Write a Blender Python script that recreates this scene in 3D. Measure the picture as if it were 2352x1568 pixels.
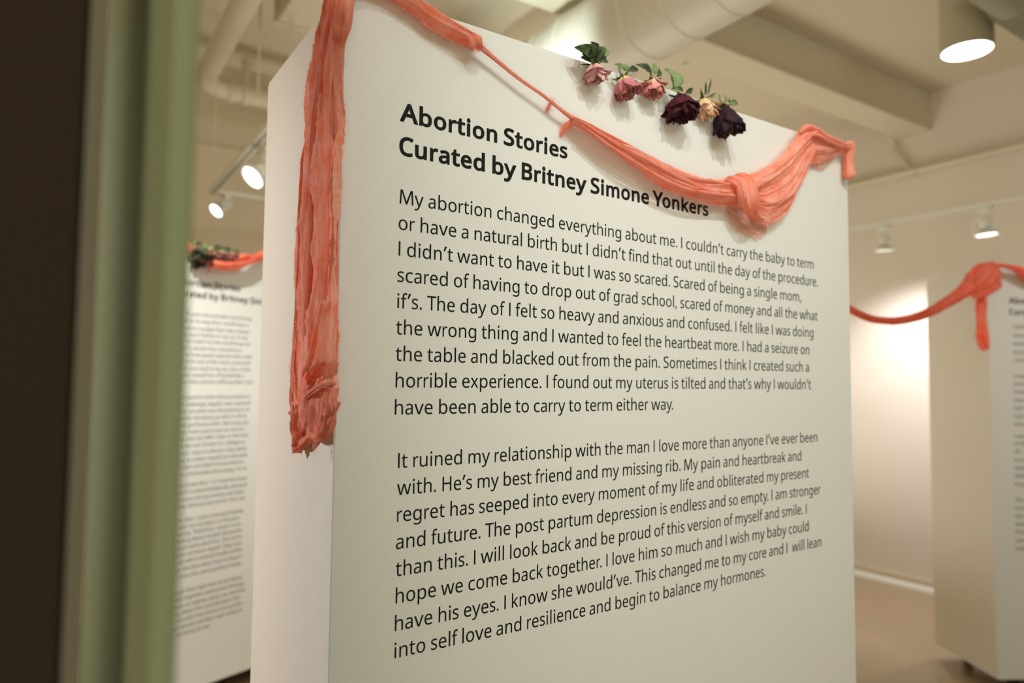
import bpy, bmesh, math, random
import numpy as np
from mathutils import Vector, Matrix, noise
from mathutils.geometry import tessellate_polygon

for _o in list(bpy.data.objects):
    bpy.data.objects.remove(_o)
SC = bpy.context.scene
COL = SC.collection

# ------------------------------------------------------------------ camera
EYE = 1.40
CP = Vector((-0.3277, -0.9351, EYE))
YAW, PITCH, ROLL, FPX = 0.58065, 0.05704, 0.00987, 1626.7
cF = Vector((math.sin(YAW) * math.cos(PITCH), math.cos(YAW) * math.cos(PITCH), math.sin(PITCH)))
_r0 = Vector((math.cos(YAW), -math.sin(YAW), 0))
_u0 = _r0.cross(cF)
cR = _r0 * math.cos(ROLL) + _u0 * math.sin(ROLL)
cU = _u0 * math.cos(ROLL) - _r0 * math.sin(ROLL)
cam = bpy.data.cameras.new('camera')
cam.lens = FPX / 2352 * 36
cam.sensor_width = 36
cam.clip_start = 0.01
camo = bpy.data.objects.new('camera', cam)
COL.objects.link(camo)
camo.matrix_world = Matrix(((cR.x, cU.x, -cF.x, CP.x), (cR.y, cU.y, -cF.y, CP.y), (cR.z, cU.z, -cF.z, CP.z), (0, 0, 0, 1)))
cam.dof.use_dof = True
cam.dof.focus_distance = 1.10
cam.dof.aperture_fstop = 2.3
SC.camera = camo

# ------------------------------------------------------------------ world, exposure
SC.view_settings.view_transform = 'Standard'
SC.view_settings.look = 'None'
SC.view_settings.exposure = 0.0
SC.view_settings.gamma = 1.0
SC.cycles.use_denoising = True
SC.cycles.max_bounces = 10
SC.cycles.diffuse_bounces = 5
SC.cycles.transparent_max_bounces = 24
SC.cycles.sample_clamp_indirect = 6
W = bpy.data.worlds.new('room_air')
SC.world = W
W.use_nodes = True
W.node_tree.nodes['Background'].inputs[0].default_value = (1.0, .85, .6, 1)
W.node_tree.nodes['Background'].inputs[1].default_value = 0.1

# ------------------------------------------------------------------ lights of the room and added fills
WARM = (1.0, .94, .80)
NEUT = (1.0, .95, .80)
COOL = (.92, 1.0, .95)

def spot(name, loc, target, power, col, angle, blend=1.0, size=.03):
    l = bpy.data.lights.new(name, 'SPOT')
    l.energy = power; l.color = col; l.spot_size = math.radians(angle); l.spot_blend = blend; l.shadow_soft_size = size
    o = bpy.data.objects.new(name, l); COL.objects.link(o)
    o.location = loc
    o.rotation_euler = (Vector(target) - Vector(loc)).to_track_quat('-Z', 'Y').to_euler()
    return o

def area(name, loc, target, power, col, sx, sy):
    l = bpy.data.lights.new(name, 'AREA')
    l.energy = power; l.color = col; l.shape = 'RECTANGLE'; l.size = sx; l.size_y = sy
    o = bpy.data.objects.new(name, l); COL.objects.link(o)
    o.location = loc
    o.rotation_euler = (Vector(target) - Vector(loc)).to_track_quat('-Z', 'Y').to_euler()
    return o

spot('spot_key', (0.30, -1.55, 3.25), (0.90, 0, 1.42), 80, (.985, 1.0, .985), 46, size=.018)
spot('spot_second', (-0.30, -1.60, 3.25), (0.84, 0, 1.40), 48, (.985, 1.0, .97), 52, size=.018)
spot('spot_side', (-2.9, 1.75, 2.5), (.03, .36, 1.24), 330, (1.0, .965, .97), 32, size=.06)
spot('spot_duct', (0.95, 1.2, 2.15), (1.50, 1.66, 3.05), 85, (.86, 1.0, .95), 46, size=.04)
spot('spot_left_panel', (-0.55, 0.8, 3.3), (.35, 2.2, 1.1), 470, (1.0, 1.0, .94), 50, size=.05)
area('fill_uplight', (-2.3, -2.7, .5), (-2.3, -2.7, 4), 160, WARM, 2.6, 2.6)  # added uplight, out of view, lifts the ambient level
area('fill_uplight_far', (2.6, 2.9, .30), (2.6, 2.9, 4), 46, WARM, 2.4, 1.2)  # added uplight near the floor, no fixture there, lifts the far ceiling
area('fill_light_back', (0.8, -2.6, 3.3), (.6, .2, .8), 40, (.86, 1.0, .96), 2.0, .8)  # added soft fill from behind the camera, stands for no real lamp
spot('fill_spot_right_panel', (2.3, -1.9, 3.25), (3.9, .5, 1.2), 150, (1.0, .99, .93), 44, size=.05)  # added spot that brightens the right panel's front

# ------------------------------------------------------------------ helpers
def ray(x, y):
    return cF + cR * ((x - 1176) / FPX) + cU * ((784 - y) / FPX)
def ony(x, y, Y):
    d = ray(x, y); return CP + d * ((Y - CP.y) / d.y)
def onx(x, y, X):
    d = ray(x, y); return CP + d * ((X - CP.x) / d.x)
def onz(x, y, Z):
    d = ray(x, y); return CP + d * ((Z - CP.z) / d.z)
def far(x, y, D):
    return CP + ray(x, y) * D

def mesh_obj(name, V, Fc, mat, parent=None, smooth=False, loc=None, uv=None, attr=None):
    me = bpy.data.meshes.new(name)
    me.from_pydata([tuple(v) for v in V], [], Fc)
    if uv is not None:
        ul = me.uv_layers.new(name='UVMap')
        idx = np.empty(len(me.loops), dtype=np.int32); me.loops.foreach_get('vertex_index', idx)
        ul.data.foreach_set('uv', np.asarray(uv, dtype=np.float32)[idx].ravel())
    if attr is not None:
        a = me.attributes.new('den', 'FLOAT', 'POINT'); a.data.foreach_set('value', np.asarray(attr, dtype=np.float32))
    if smooth:
        me.polygons.foreach_set('use_smooth', [True] * len(me.polygons))
    me.materials.append(mat); me.update()
    o = bpy.data.objects.new(name, me); COL.objects.link(o)
    if parent is not None: o.parent = parent
    if loc is not None: o.location = loc
    return o

def bm_obj(name, bm, mat, parent=None, smooth=False, bevel=0, seg=2):
    me = bpy.data.meshes.new(name)
    bm.normal_update(); bm.to_mesh(me); bm.free()
    me.materials.append(mat)
    if smooth:
        me.polygons.foreach_set('use_smooth', [True] * len(me.polygons))
        try: me.set_sharp_from_angle(angle=math.radians(40))
        except Exception: pass
    o = bpy.data.objects.new(name, me); COL.objects.link(o)
    if bevel:
        m = o.modifiers.new('bevel', 'BEVEL'); m.width = bevel; m.segments = seg; m.limit_method = 'ANGLE'
    if parent is not None: o.parent = parent
    return o

def add_box(bm, x0, x1, y0, y1, z0, z1):
    v = [bm.verts.new(p) for p in ((x0, y0, z0), (x1, y0, z0), (x1, y1, z0), (x0, y1, z0), (x0, y0, z1), (x1, y0, z1), (x1, y1, z1), (x0, y1, z1))]
    for f in ((3, 2, 1, 0), (4, 5, 6, 7), (0, 1, 5, 4), (1, 2, 6, 5), (2, 3, 7, 6), (3, 0, 4, 7)):
        bm.faces.new([v[i] for i in f])

def add_prism(bm, pts, z0, z1):
    a = [bm.verts.new((x, y, z0)) for x, y in pts]; b = [bm.verts.new((x, y, z1)) for x, y in pts]
    n = len(pts)
    bm.faces.new(a[::-1]); bm.faces.new(b)
    for i in range(n): bm.faces.new((a[i], a[(i + 1) % n], b[(i + 1) % n], b[i]))

def frame_of(d):
    d = Vector(d).normalized()
    up = Vector((0, 0, 1)) if abs(d.z) < .95 else Vector((1, 0, 0))
    a = d.cross(up).normalized(); return a, d.cross(a).normalized(), d

def add_lathe(bm, origin, axis, prof, n=32, close=True):
    """prof: list of (radius, distance along axis)"""
    a, b, d = frame_of(axis); origin = Vector(origin); rings = []
    for r, h in prof:
        rings.append([bm.verts.new(origin + d * h + (a * math.cos(t) + b * math.sin(t)) * max(r, 1e-5)) for t in [2 * math.pi * i / n for i in range(n)]])
    for p, q_ in zip(rings, rings[1:]):
        for i in range(n): bm.faces.new((p[i], p[(i + 1) % n], q_[(i + 1) % n], q_[i]))
    if close:
        bm.faces.new(rings[0][::-1]); bm.faces.new(rings[-1])

def add_tube(bm, pts, r, n=10):
    pts = [Vector(p) for p in pts]; rings = []; prev = None
    for i, p in enumerate(pts):
        d = (pts[min(i + 1, len(pts) - 1)] - pts[max(i - 1, 0)]).normalized()
        if prev is None: a, b, _ = frame_of(d)
        else:
            a = (prev - d * prev.dot(d)).normalized(); b = d.cross(a)
        prev = a; rr = r[i] if isinstance(r, (list, tuple)) else r
        rings.append([bm.verts.new(p + (a * math.cos(t) + b * math.sin(t)) * rr) for t in [2 * math.pi * k / n for k in range(n)]])
    for p, q_ in zip(rings, rings[1:]):
        for i in range(n): bm.faces.new((p[i], p[(i + 1) % n], q_[(i + 1) % n], q_[i]))
    bm.faces.new(rings[0][::-1]); bm.faces.new(rings[-1])

def thing(name, label, cat, loc=(0, 0, 0), rotz=0, group=None):
    o = bpy.data.objects.new(name, None); COL.objects.link(o)
    o.empty_display_size = .05; o.location = loc; o.rotation_euler = (0, 0, rotz)
    o['label'] = label; o['category'] = cat
    if group: o['group'] = group
    return o

def tag(o, label, cat, group=None, kind=None):
    o['label'] = label; o['category'] = cat
    if group: o['group'] = group
    if kind: o['kind'] = kind
    return o

def struct(o, label=None, cat=None):
    o['kind'] = 'structure'
    if label: o['label'] = label
    if cat: o['category'] = cat
    return o

# ------------------------------------------------------------------ materials
def mat(name, col, rough=.7, metal=0, bump=0, bscale=200, var=0, vscale=3, emit=None, estr=0, spec=.5):
    m = bpy.data.materials.new(name); m.use_nodes = True; nt = m.node_tree; N = nt.nodes; L = nt.links
    p = N['Principled BSDF']; p.inputs['Base Color'].default_value = (*col, 1)
    p.inputs['Roughness'].default_value = rough; p.inputs['Metallic'].default_value = metal
    p.inputs['Specular IOR Level'].default_value = spec
    tc = N.new('ShaderNodeTexCoord')
    if var:
        n = N.new('ShaderNodeTexNoise'); n.inputs['Scale'].default_value = vscale; n.inputs['Detail'].default_value = 4
        L.new(tc.outputs['Object'], n.inputs['Vector'])
        mx = N.new('ShaderNodeMix'); mx.data_type = 'RGBA'
        mx.inputs[6].default_value = (*[c * (1 - var) for c in col], 1); mx.inputs[7].default_value = (*[min(1, c * (1 + var)) for c in col], 1)
        L.new(n.outputs['Fac'], mx.inputs[0]); L.new(mx.outputs[2], p.inputs['Base Color'])
    if bump:
        n = N.new('ShaderNodeTexNoise'); n.inputs['Scale'].default_value = bscale; n.inputs['Detail'].default_value = 3
        L.new(tc.outputs['Object'], n.inputs['Vector'])
        b = N.new('ShaderNodeBump'); b.inputs['Strength'].default_value = bump; b.inputs['Distance'].default_value = .002
        L.new(n.outputs['Fac'], b.inputs['Height']); L.new(b.outputs['Normal'], p.inputs['Normal'])
    if emit:
        p.inputs['Emission Color'].default_value = (*emit, 1); p.inputs['Emission Strength'].default_value = estr
    return m

M_PANEL = mat('panel_paint', (.645, .655, .63), 0.6, bump=.16, bscale=160, var=.012, vscale=5)
M_PSIDE = mat('panel_side_warm_light', (.74, .71, .655), .5, bump=.12, bscale=200)  # panel paint again, with the warm light on the sides put into its colour
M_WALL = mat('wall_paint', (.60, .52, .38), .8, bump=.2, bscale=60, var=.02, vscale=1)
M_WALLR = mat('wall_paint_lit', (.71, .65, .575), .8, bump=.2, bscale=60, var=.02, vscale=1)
M_CEIL = mat('ceiling_paint', (.62, .56, .43), .85, bump=.2, bscale=40, var=.03, vscale=.8)
M_FLOOR = mat('polished_concrete', (.36, .27, .17), .28, bump=.05, bscale=30, var=.12, vscale=1.2)
M_BASE = mat('baseboard_paint', (.58, .50, .36), .45)
M_DUCT = mat('white_duct_paint', (.70, .68, .60), .45, bump=.05, bscale=20)
M_PIPE = mat('cream_pipe_paint', (.66, .61, .48), .5)
M_WHITE = mat('white_enamel', (.75, .76, .70), .35)
M_INK = mat('black_vinyl', (.009, .009, .008), .75, spec=.15)
M_BLACK = mat('black_rubber', (.012, .010, .008), .6)
M_DARK = mat('dark_brown_base', (.016, .012, .007), .8, var=.1, spec=.08)  # even dark brown of the near leaf and the board's foot
M_GREEN = mat('sage_grey_base', (.15, .175, .10), .8, var=.03, spec=.1)  # even sage grey base colour of the near board
M_SLOT = mat('grey_slot_metal', (.34, .32, .27), .5)
M_STRIP = mat('pale_trim_paint', (.84, .74, .64), .5)
M_GREYDUCT = mat('grey_galvanised_duct', (.28, .27, .19), .5)
M_SILVER = mat('silver_reflector', (.75, .78, .80), .18, metal=1)
M_LAMP = mat('lamp_lens_lit', (.9, .9, .9), .3, emit=(.94, 1, .96), estr=6)
M_CAN = mat('can_paint', (.50, .46, .34), .6)

def gauze_mat(name, col, dark, open_=.25, trans=.35):
    m = bpy.data.materials.new(name); m.use_nodes = True; nt = m.node_tree; N = nt.nodes; L = nt.links
    N.remove(N['Principled BSDF']); out = N['Material Output']
    tc = N.new('ShaderNodeTexCoord')
    mp = N.new('ShaderNodeMapping'); mp.inputs['Scale'].default_value = (60, 700, 1); L.new(tc.outputs['UV'], mp.inputs['Vector'])
    fib = N.new('ShaderNodeTexNoise'); fib.inputs['Scale'].default_value = 1; fib.inputs['Detail'].default_value = 4; fib.inputs['Roughness'].default_value = .7
    L.new(mp.outputs[0], fib.inputs['Vector'])
    blot = N.new('ShaderNodeTexNoise'); blot.inputs['Scale'].default_value = 28; blot.inputs['Detail'].default_value = 3
    L.new(tc.outputs['UV'], blot.inputs['Vector'])
    ad = N.new('ShaderNodeMath'); ad.operation = 'MULTIPLY_ADD'; ad.inputs[1].default_value = .6; ad.inputs[2].default_value = 0
    L.new(fib.outputs['Fac'], ad.inputs[0])
    ad2 = N.new('ShaderNodeMath'); ad2.operation = 'MULTIPLY_ADD'; ad2.inputs[1].default_value = .55
    L.new(blot.outputs['Fac'], ad2.inputs[0]); L.new(ad.outputs[0], ad2.inputs[2])
    cr = N.new('ShaderNodeValToRGB'); cr.color_ramp.elements[0].position = .42; cr.color_ramp.elements[0].color = (*dark, 1)
    cr.color_ramp.elements[1].position = .66; cr.color_ramp.elements[1].color = (*col, 1)
    L.new(ad2.outputs[0], cr.inputs['Fac'])
    # open weave: two sets of threads
    sep = N.new('ShaderNodeSeparateXYZ')
    dn = N.new('ShaderNodeTexNoise'); dn.inputs['Scale'].default_value = 60; L.new(tc.outputs['UV'], dn.inputs['Vector'])
    vm = N.new('ShaderNodeVectorMath'); vm.operation = 'SCALE'; vm.inputs['Scale'].default_value = .006; L.new(dn.outputs['Color'], vm.inputs[0])
    va = N.new('ShaderNodeVectorMath'); va.operation = 'ADD'; L.new(tc.outputs['UV'], va.inputs[0]); L.new(vm.outputs[0], va.inputs[1])
    L.new(va.outputs[0], sep.inputs[0])
    outs = []
    for ax, k in (('X', 3400), ('Y', 4200)):
        mu = N.new('ShaderNodeMath'); mu.operation = 'MULTIPLY'; mu.inputs[1].default_value = k; L.new(sep.outputs[ax], mu.inputs[0])
        sn = N.new('ShaderNodeMath'); sn.operation = 'SINE'; L.new(mu.outputs[0], sn.inputs[0]); outs.append(sn)
    mx = N.new('ShaderNodeMath'); mx.operation = 'MAXIMUM'; L.new(outs[0].outputs[0], mx.inputs[0]); L.new(outs[1].outputs[0], mx.inputs[1])
    at = N.new('ShaderNodeAttribute'); at.attribute_name = 'den'
    th = N.new('ShaderNodeMath'); th.operation = 'ADD'; L.new(mx.outputs[0], th.inputs[0])     # thread + density (1 closes all gaps)
    th2 = N.new('ShaderNodeMath'); th2.operation = 'MULTIPLY_ADD'; th2.inputs[1].default_value = 2.6; th2.inputs[2].default_value = -1.15
    L.new(at.outputs['Fac'], th2.inputs[0])
    ng = N.new('ShaderNodeMath'); ng.operation = 'MULTIPLY_ADD'; ng.inputs[1].default_value = 2.2
    L.new(blot.outputs['Fac'], ng.inputs[0]); L.new(th2.outputs[0], ng.inputs[2])
    L.new(ng.outputs[0], th.inputs[1])
    fac = N.new('ShaderNodeMapRange'); fac.inputs['From Min'].default_value = .55; fac.inputs['From Max'].default_value = 1.15
    L.new(th.outputs[0], fac.inputs['Value'])
    bp = N.new('ShaderNodeBump'); bp.inputs['Strength'].default_value = .65; bp.inputs['Distance'].default_value = .0028; L.new(ad2.outputs[0], bp.inputs['Height'])
    df = N.new('ShaderNodeBsdfDiffuse'); L.new(cr.outputs[0], df.inputs['Color']); L.new(bp.outputs[0], df.inputs['Normal'])
    tl = N.new('ShaderNodeBsdfTranslucent'); L.new(cr.outputs[0], tl.inputs['Color'])
    sh = N.new('ShaderNodeBsdfSheen') if hasattr(bpy.types, 'ShaderNodeBsdfSheen') else None
    ms = N.new('ShaderNodeMixShader'); ms.inputs[0].default_value = trans; L.new(df.outputs[0], ms.inputs[1]); L.new(tl.outputs[0], ms.inputs[2])
    tr = N.new('ShaderNodeBsdfTransparent')
    m2 = N.new('ShaderNodeMixShader'); L.new(fac.outputs[0], m2.inputs[0]); L.new(tr.outputs[0], m2.inputs[1]); L.new(ms.outputs[0], m2.inputs[2])
    L.new(m2.outputs[0], out.inputs['Surface'])
    return m

CORAL = (.95, .205, .125)
M_GAUZE = gauze_mat('coral_gauze', (1.0, .53, .43), (.98, .25, .12), trans=.4)
M_GAUZE2 = gauze_mat('deep_coral_gauze', (1.0, .36, .26), (1.0, .16, .08), trans=.4)
M_FIBRE = mat('coral_fibre', (1.0, .42, .33), .9)
M_PALEF = mat('pale_fibre', (.85, .58, .48), .9)

def petal_mat(name, base, mid, edge):
    m = bpy.data.materials.new(name); m.use_nodes = True; nt = m.node_tree; N = nt.nodes; L = nt.links
    p = N['Principled BSDF']; p.inputs['Roughness'].default_value = .7; p.inputs['Specular IOR Level'].default_value = .25
    tc = N.new('ShaderNodeTexCoord'); sep = N.new('ShaderNodeSeparateXYZ'); L.new(tc.outputs['UV'], sep.inputs[0])
    n = N.new('ShaderNodeTexNoise'); n.inputs['Scale'].default_value = 130; n.inputs['Detail'].default_value = 4; L.new(tc.outputs['Object'], n.inputs['Vector'])
    ma = N.new('ShaderNodeMath'); ma.operation = 'MULTIPLY_ADD'; ma.inputs[1].default_value = .55; L.new(n.outputs['Fac'], ma.inputs[0]); 
    sb = N.new('ShaderNodeMath'); sb.operation = 'SUBTRACT'; sb.inputs[1].default_value = .28; L.new(sep.outputs['Y'], sb.inputs[0]); L.new(sb.outputs[0], ma.inputs[2])
    cr = N.new('ShaderNodeValToRGB'); e = cr.color_ramp.elements
    e[0].position = .12; e[0].color = (*base, 1); e[1].position = .97; e[1].color = (*edge, 1)
    k = e.new(.42); k.color = (*mid, 1); k = e.new(.80); k.color = (*[c * .85 for c in mid], 1)
    L.new(ma.outputs[0], cr.inputs['Fac']); L.new(cr.outputs[0], p.inputs['Base Color'])
    b = N.new('ShaderNodeBump'); b.inputs['Strength'].default_value = .6; b.inputs['Distance'].default_value = .001; L.new(n.outputs['Fac'], b.inputs['Height']); L.new(b.outputs[0], p.inputs['Normal'])
    return m

M_LEAFD = mat('dark_dried_leaf', (.030, .058, .014), .55, bump=.5, bscale=300, var=.35, vscale=60)
M_LEAFL = mat('pale_dried_leaf', (.14, .21, .07), .6, bump=.5, bscale=300, var=.3, vscale=60)
M_STEM = mat('dried_stem', (.14, .16, .05), .6, var=.2, vscale=40)

# ------------------------------------------------------------------ the room
WX = onx(2135, 1360, 0).x if False else 4.762
WY = ony(480, 140, 1).y if False else 3.62
CZ = 3.445
_c = onz(480, 140, CZ); WY = _c.y
X0, Y0 = -3.6, -3.8

def box_struct(name, a, b, m, label, cat):
    bm = bmesh.new(); add_box(bm, a[0], b[0], a[1], b[1], a[2], b[2])
    return struct(bm_obj(name, bm, m), label, cat)
box_struct('floor', (X0 - .1, Y0 - .1, -.1), (WX + .1, WY + .1, 0), M_FLOOR, 'smooth tan polished gallery floor', 'floor')
box_struct('ceiling', (X0 - .1, Y0 - .1, CZ), (WX + .1, WY + .1, CZ + .1), M_CEIL, 'cream painted ceiling', 'ceiling')
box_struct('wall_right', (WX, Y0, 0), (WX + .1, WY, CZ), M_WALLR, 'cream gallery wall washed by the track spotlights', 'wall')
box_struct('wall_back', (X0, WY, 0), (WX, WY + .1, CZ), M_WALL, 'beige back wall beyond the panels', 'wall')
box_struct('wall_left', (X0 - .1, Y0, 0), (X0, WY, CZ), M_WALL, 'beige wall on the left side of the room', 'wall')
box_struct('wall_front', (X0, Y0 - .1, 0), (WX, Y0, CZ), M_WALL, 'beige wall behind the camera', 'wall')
bz = onx(2135.4, 1331.4, WX).z
bm = bmesh.new(); add_prism(bm, [(WX + .001, .0), (WX - .014, .0), (WX - .014, bz - .012), (WX - .008, bz), (WX + .001, bz)], 0, 1)
# profile is drawn in x-z, run along y
for v in bm.verts: v.co = Vector((v.co.x, Y0 + v.co.z * (WY - Y0), v.co.y))
struct(bm_obj('baseboard_right', bm, M_BASE), 'low cream baseboard along the lit wall', 'baseboard')
bm = bmesh.new(); add_prism(bm, [(WX - .013, 0), (WX - .040, 0), (WX - .036, .018), (WX - .024, .03), (WX - .013, .034)], 0, 1)
for v in bm.verts: v.co = Vector((v.co.x, Y0 + v.co.z * (WY - Y0), v.co.y))
struct(bm_obj('trim_1', bm, M_WHITE), 'pale rounded shoe trim at the foot of the baseboard', 'trim')
# back wall ledge line seen at the left
lz = ony(420, 326, WY).z
bm = bmesh.new(); add_box(bm, X0, WX, WY - .012, WY + .001, lz - .012, lz + .012)
struct(bm_obj('trim_2', bm, M_WALL, bevel=.003), 'thin horizontal joint strip on the back wall', 'trim')

# ceiling beam with its soffit
b1 = onx(2140, 300, WX); b2 = onx(2072, 323, WX)
bm = bmesh.new(); add_box(bm, X0, WX, b1.y, b2.y + .02, b1.z, CZ)
struct(bm_obj('trim_3', bm, M_CEIL, bevel=.006), 'cream boxed ceiling beam crossing above the panel', 'beam')

# conduit under the beam and down the wall, wall pipe
p1 = onx(2052, 309, WX - .03); p2 = onx(2101, 404, WX - .03)
t = thing('conduit_pipe', 'thin cream conduit running under the ceiling beam and down the lit wall', 'pipe', (p1.x, p1.y, p1.z))
O = Vector(t.location)
bm = bmesh.new(); pts = [Vector((X0 + .05, p1.y, p1.z)), Vector((0, p1.y, p1.z)), Vector((p1.x - .12, p1.y, p1.z))]
for k in range(7):
    a = k / 6 * math.pi / 2; pts.append(Vector((p1.x - .12 + .12 * math.sin(a), p1.y - .0 * a, p1.z - .12 + .12 * math.cos(a))))
dn = (Vector((WX - .03, p2.y, p2.z)) - pts[-1]); pts.append(pts[-1] + dn)
add_tube(bm, [p - O for p in pts], .014, 10); bm_obj('conduit', bm, M_PIPE, t, True)
for x in (1.2, 2.6, 3.9):
    bm = bmesh.new(); add_box(bm, x - .015 - O.x, x + .015 - O.x, -.02, .02, -.018, b1.z - O.z + .002); bm_obj('pipe_clip', bm, M_PIPE, t, bevel=.003)
w1 = onx(1952, 426, WX - .035); w2 = onx(2352, 333, WX - .035)
zc = (w1.z + w2.z) / 2
bm = bmesh.new(); add_tube(bm, [(WX - .035, Y0 + .05, zc), (WX - .035, 0, zc), (WX - .035, WY - .02, zc)], .018, 12)
o = bm_obj('wall_pipe', bm, M_PIPE, None, True); tag(o, 'long cream pipe running level along the lit right wall', 'pipe')

# big round duct along +Y
def round_duct(name, x, z, r, y0, y1, m, label, step=.17, axis='Y', band=.006):
    t = thing(name, label, 'duct', (x, y0, z) if axis == 'Y' else (y0, x, z))
    d = Vector((0, 1, 0)) if axis == 'Y' else Vector((1, 0, 0))
    bm = bmesh.new(); add_lathe(bm, (0, 0, 0), d, [(r, 0), (r, y1 - y0)], 48); bm_obj('duct_body', bm, m, t, True)
    k = y0 + .1
    while k < y1 - .05:
        bm = bmesh.new()
        add_lathe(bm, d * (k - y0), d, [(r - .001, -.006), (r + band, -.004), (r + band, .004), (r - .001, .006)], 48, False)
        bm_obj('duct_seam', bm, m, t, True); k += step
    return t
dd = 2.55; dx, dz = CP.x + dd * math.cos(math.radians(37.05)), CP.z + dd * math.sin(math.radians(37.05))
round_duct('air_duct', dx, dz, dd * math.sin(math.radians(4.25)), Y0 + .02, WY - .02, M_DUCT, 'large white round ventilation duct with ring seams crossing above the roses', .21, band=.004)

# grey duct in the top right corner, running along X
ph = ray(2276, 36); el = math.atan2(ph.z, ph.y); r = .11; D = 2.15
ce = el + math.asin(r / D); gy, gz = CP.y + D * math.cos(ce), CP.z + D * math.sin(ce)
t = thing('grey_duct', 'grey metal duct with a ribbed flexible end, cut by the top right corner', 'duct', (2.1, gy, gz))
gx = (far(2335, 30, 1).x - CP.x) / (far(2335, 30, 1).y - CP.y) * (gy - CP.y) + CP.x
bm = bmesh.new(); add_lathe(bm, (0, 0, 0), (1, 0, 0), [(r, 0), (r, gx - 2.1)], 40); bm_obj('duct_body', bm, M_GREYDUCT, t, True)
bm = bmesh.new(); prof = []
for k in range(40):
    h = gx - 2.1 + k * .011; prof += [(r + .002, h), (r + .014, h + .0035), (r + .014, h + .0065), (r - .004, h + .0095)]
add_lathe(bm, (0, 0, 0), (1, 0, 0), prof, 40); bm_obj('ribbed_sleeve', bm, M_GREYDUCT, t, True)

# downlight can
p = far(2221, 118, 3.42); rr = .112
t = thing('ceiling_downlight', 'cylindrical ceiling downlight with a glowing white lens', 'lamp', (p.x, p.y, p.z))
bm = bmesh.new(); add_lathe(bm, (0, 0, 0), (0, 0, 1), [(rr - .006, 0), (rr, .002), (rr, CZ - p.z), (rr - .01, CZ - p.z)], 48, False)
add_lathe(bm, (0, 0, 0), (0, 0, 1), [(rr - .006, 0), (rr - .006, .03)], 48, False); bm_obj('can', bm, M_CAN, t, True)
bm = bmesh.new(); add_lathe(bm, (0, 0, .002), (0, 0, 1), [(rr - .007, 0), (rr - .007, .006)], 48); bm_obj('lens', bm, M_LAMP, t, True)

# ------------------------------------------------------------------ lighting track
TX = 4.135; TZ = 2.44
q1 = onz(488, 440, TZ); q2 = onz(600, 285, TZ)
AX, AY = q1.x, q1.y
def rail(name, a, b, label):
    a, b = Vector(a), Vector(b); t = thing(name, label, 'light track', a)
    d = (b - a); L_ = d.length; alongx = abs(d.x) > abs(d.y)
    bm = bmesh.new()
    if alongx: add_box(bm, 0, d.x, -.021, .021, -.011, .011)
    else: add_box(bm, -.021, .021, 0, d.y, -.011, .011)
    bm_obj('rail', bm, M_WHITE, t, bevel=.002)
    bm = bmesh.new()
    if alongx: add_box(bm, .02, d.x - .02, -.006, .006, -.0125, -.0105)
    else: add_box(bm, -.006, .006, .02, d.y - .02, -.0125, -.0105)
    bm_obj('slot', bm, M_SLOT, t); return t
rail('track_rail', (TX, -2.4, TZ), (TX, AY + .017, TZ), 'white lighting track at the right, carrying two spotlights before the lit wall')
rail('track_rail', (AX, .55, TZ), (AX, AY + .017, TZ), 'white lighting track rising steeply behind the panel at the left')
rail('track_rail', (AX + .017, AY, TZ), (TX - .017, AY, TZ), 'short visible white cross track meeting the steep track at its corner, at the left')

def aim_mat(d):
    a, b, d = frame_of(d)
    return Matrix(((a.x, b.x, d.x, 0), (a.y, b.y, d.y, 0), (a.z, b.z, d.z, 0), (0, 0, 0, 1)))
def spotlight(loc, aim, label, lit, R=.052, drop=.05, group=None):
    t = thing('track_spotlight', label, 'spotlight', loc, 0, group)
    bm = bmesh.new(); add_box(bm, -.016, .016, -.04, .04, -.042, -.0125); bm_obj('adapter', bm, M_WHITE, t, bevel=.004)
    bm = bmesh.new(); add_lathe(bm, (0, 0, -.040), (0, 0, -1), [(.011, 0), (.011, drop - .03)], 16); bm_obj('stem', bm, M_WHITE, t, True)
    P = Vector((0, 0, -.04 - drop)) ; d = Vector(aim).normalized(); Mx = Matrix.Translation(P) @ aim_mat(d)
    a, b, _ = frame_of(d)
    def X(bm): bmesh.ops.transform(bm, matrix=Mx, verts=bm.verts)
    # yoke: two thin arms from the back of the housing to the ring
    bm = bmesh.new()
    for s in (-1, 1):
        add_tube(bm, [(s * .012, 0, -.018), (s * R * .8, 0, -.012), (s * (R + .006), 0, .02), (s * (R + .006), 0, .078)], .0062, 8)
    X(bm); bm_obj('yoke', bm, M_WHITE, t, True)
    bm = bmesh.new(); add_lathe(bm, (0, 0, -.012), (0, 0, 1), [(.004, -.004), (.026, -.003), (.031, .004), (.031, .042), (.024, .05)], 28); X(bm); h = bm_obj('lamp_housing', bm, M_WHITE, t, True)
    bm = bmesh.new(); add_lathe(bm, (0, 0, .035), (0, 0, 1), [(.012, 0), (.024, .008), (.036, .022), (R - .007, .040)], 28, False); X(bm); bm_obj('reflector', bm, M_SILVER, t, True)
    bm = bmesh.new(); add_lathe(bm, (0, 0, .070), (0, 0, 1), [(R - .007, 0), (R, .001), (R + .001, .003), (R + .001, .014), (R - .003, .016), (R - .006, .014), (R - .006, .002)], 36, False); X(bm); bm_obj('rim', bm, M_WHITE, t, True)
    bm = bmesh.new(); add_lathe(bm, (0, 0, .074), (0, 0, 1), [(.001, 0), (R - .007, 0), (R - .008, .004), (.001, .006)], 32, False); X(bm); bm_obj('lens', bm, M_LAMP if lit else M_LENS, t, True)
    for yy in (-.028, .028):
        bm = bmesh.new(); add_lathe(bm, (-.0165, yy, -.028), (-1, 0, 0), [(.004, 0), (.004, .003)], 10); bm_obj('screw', bm, M_SLOT, t, True)
    return t
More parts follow.
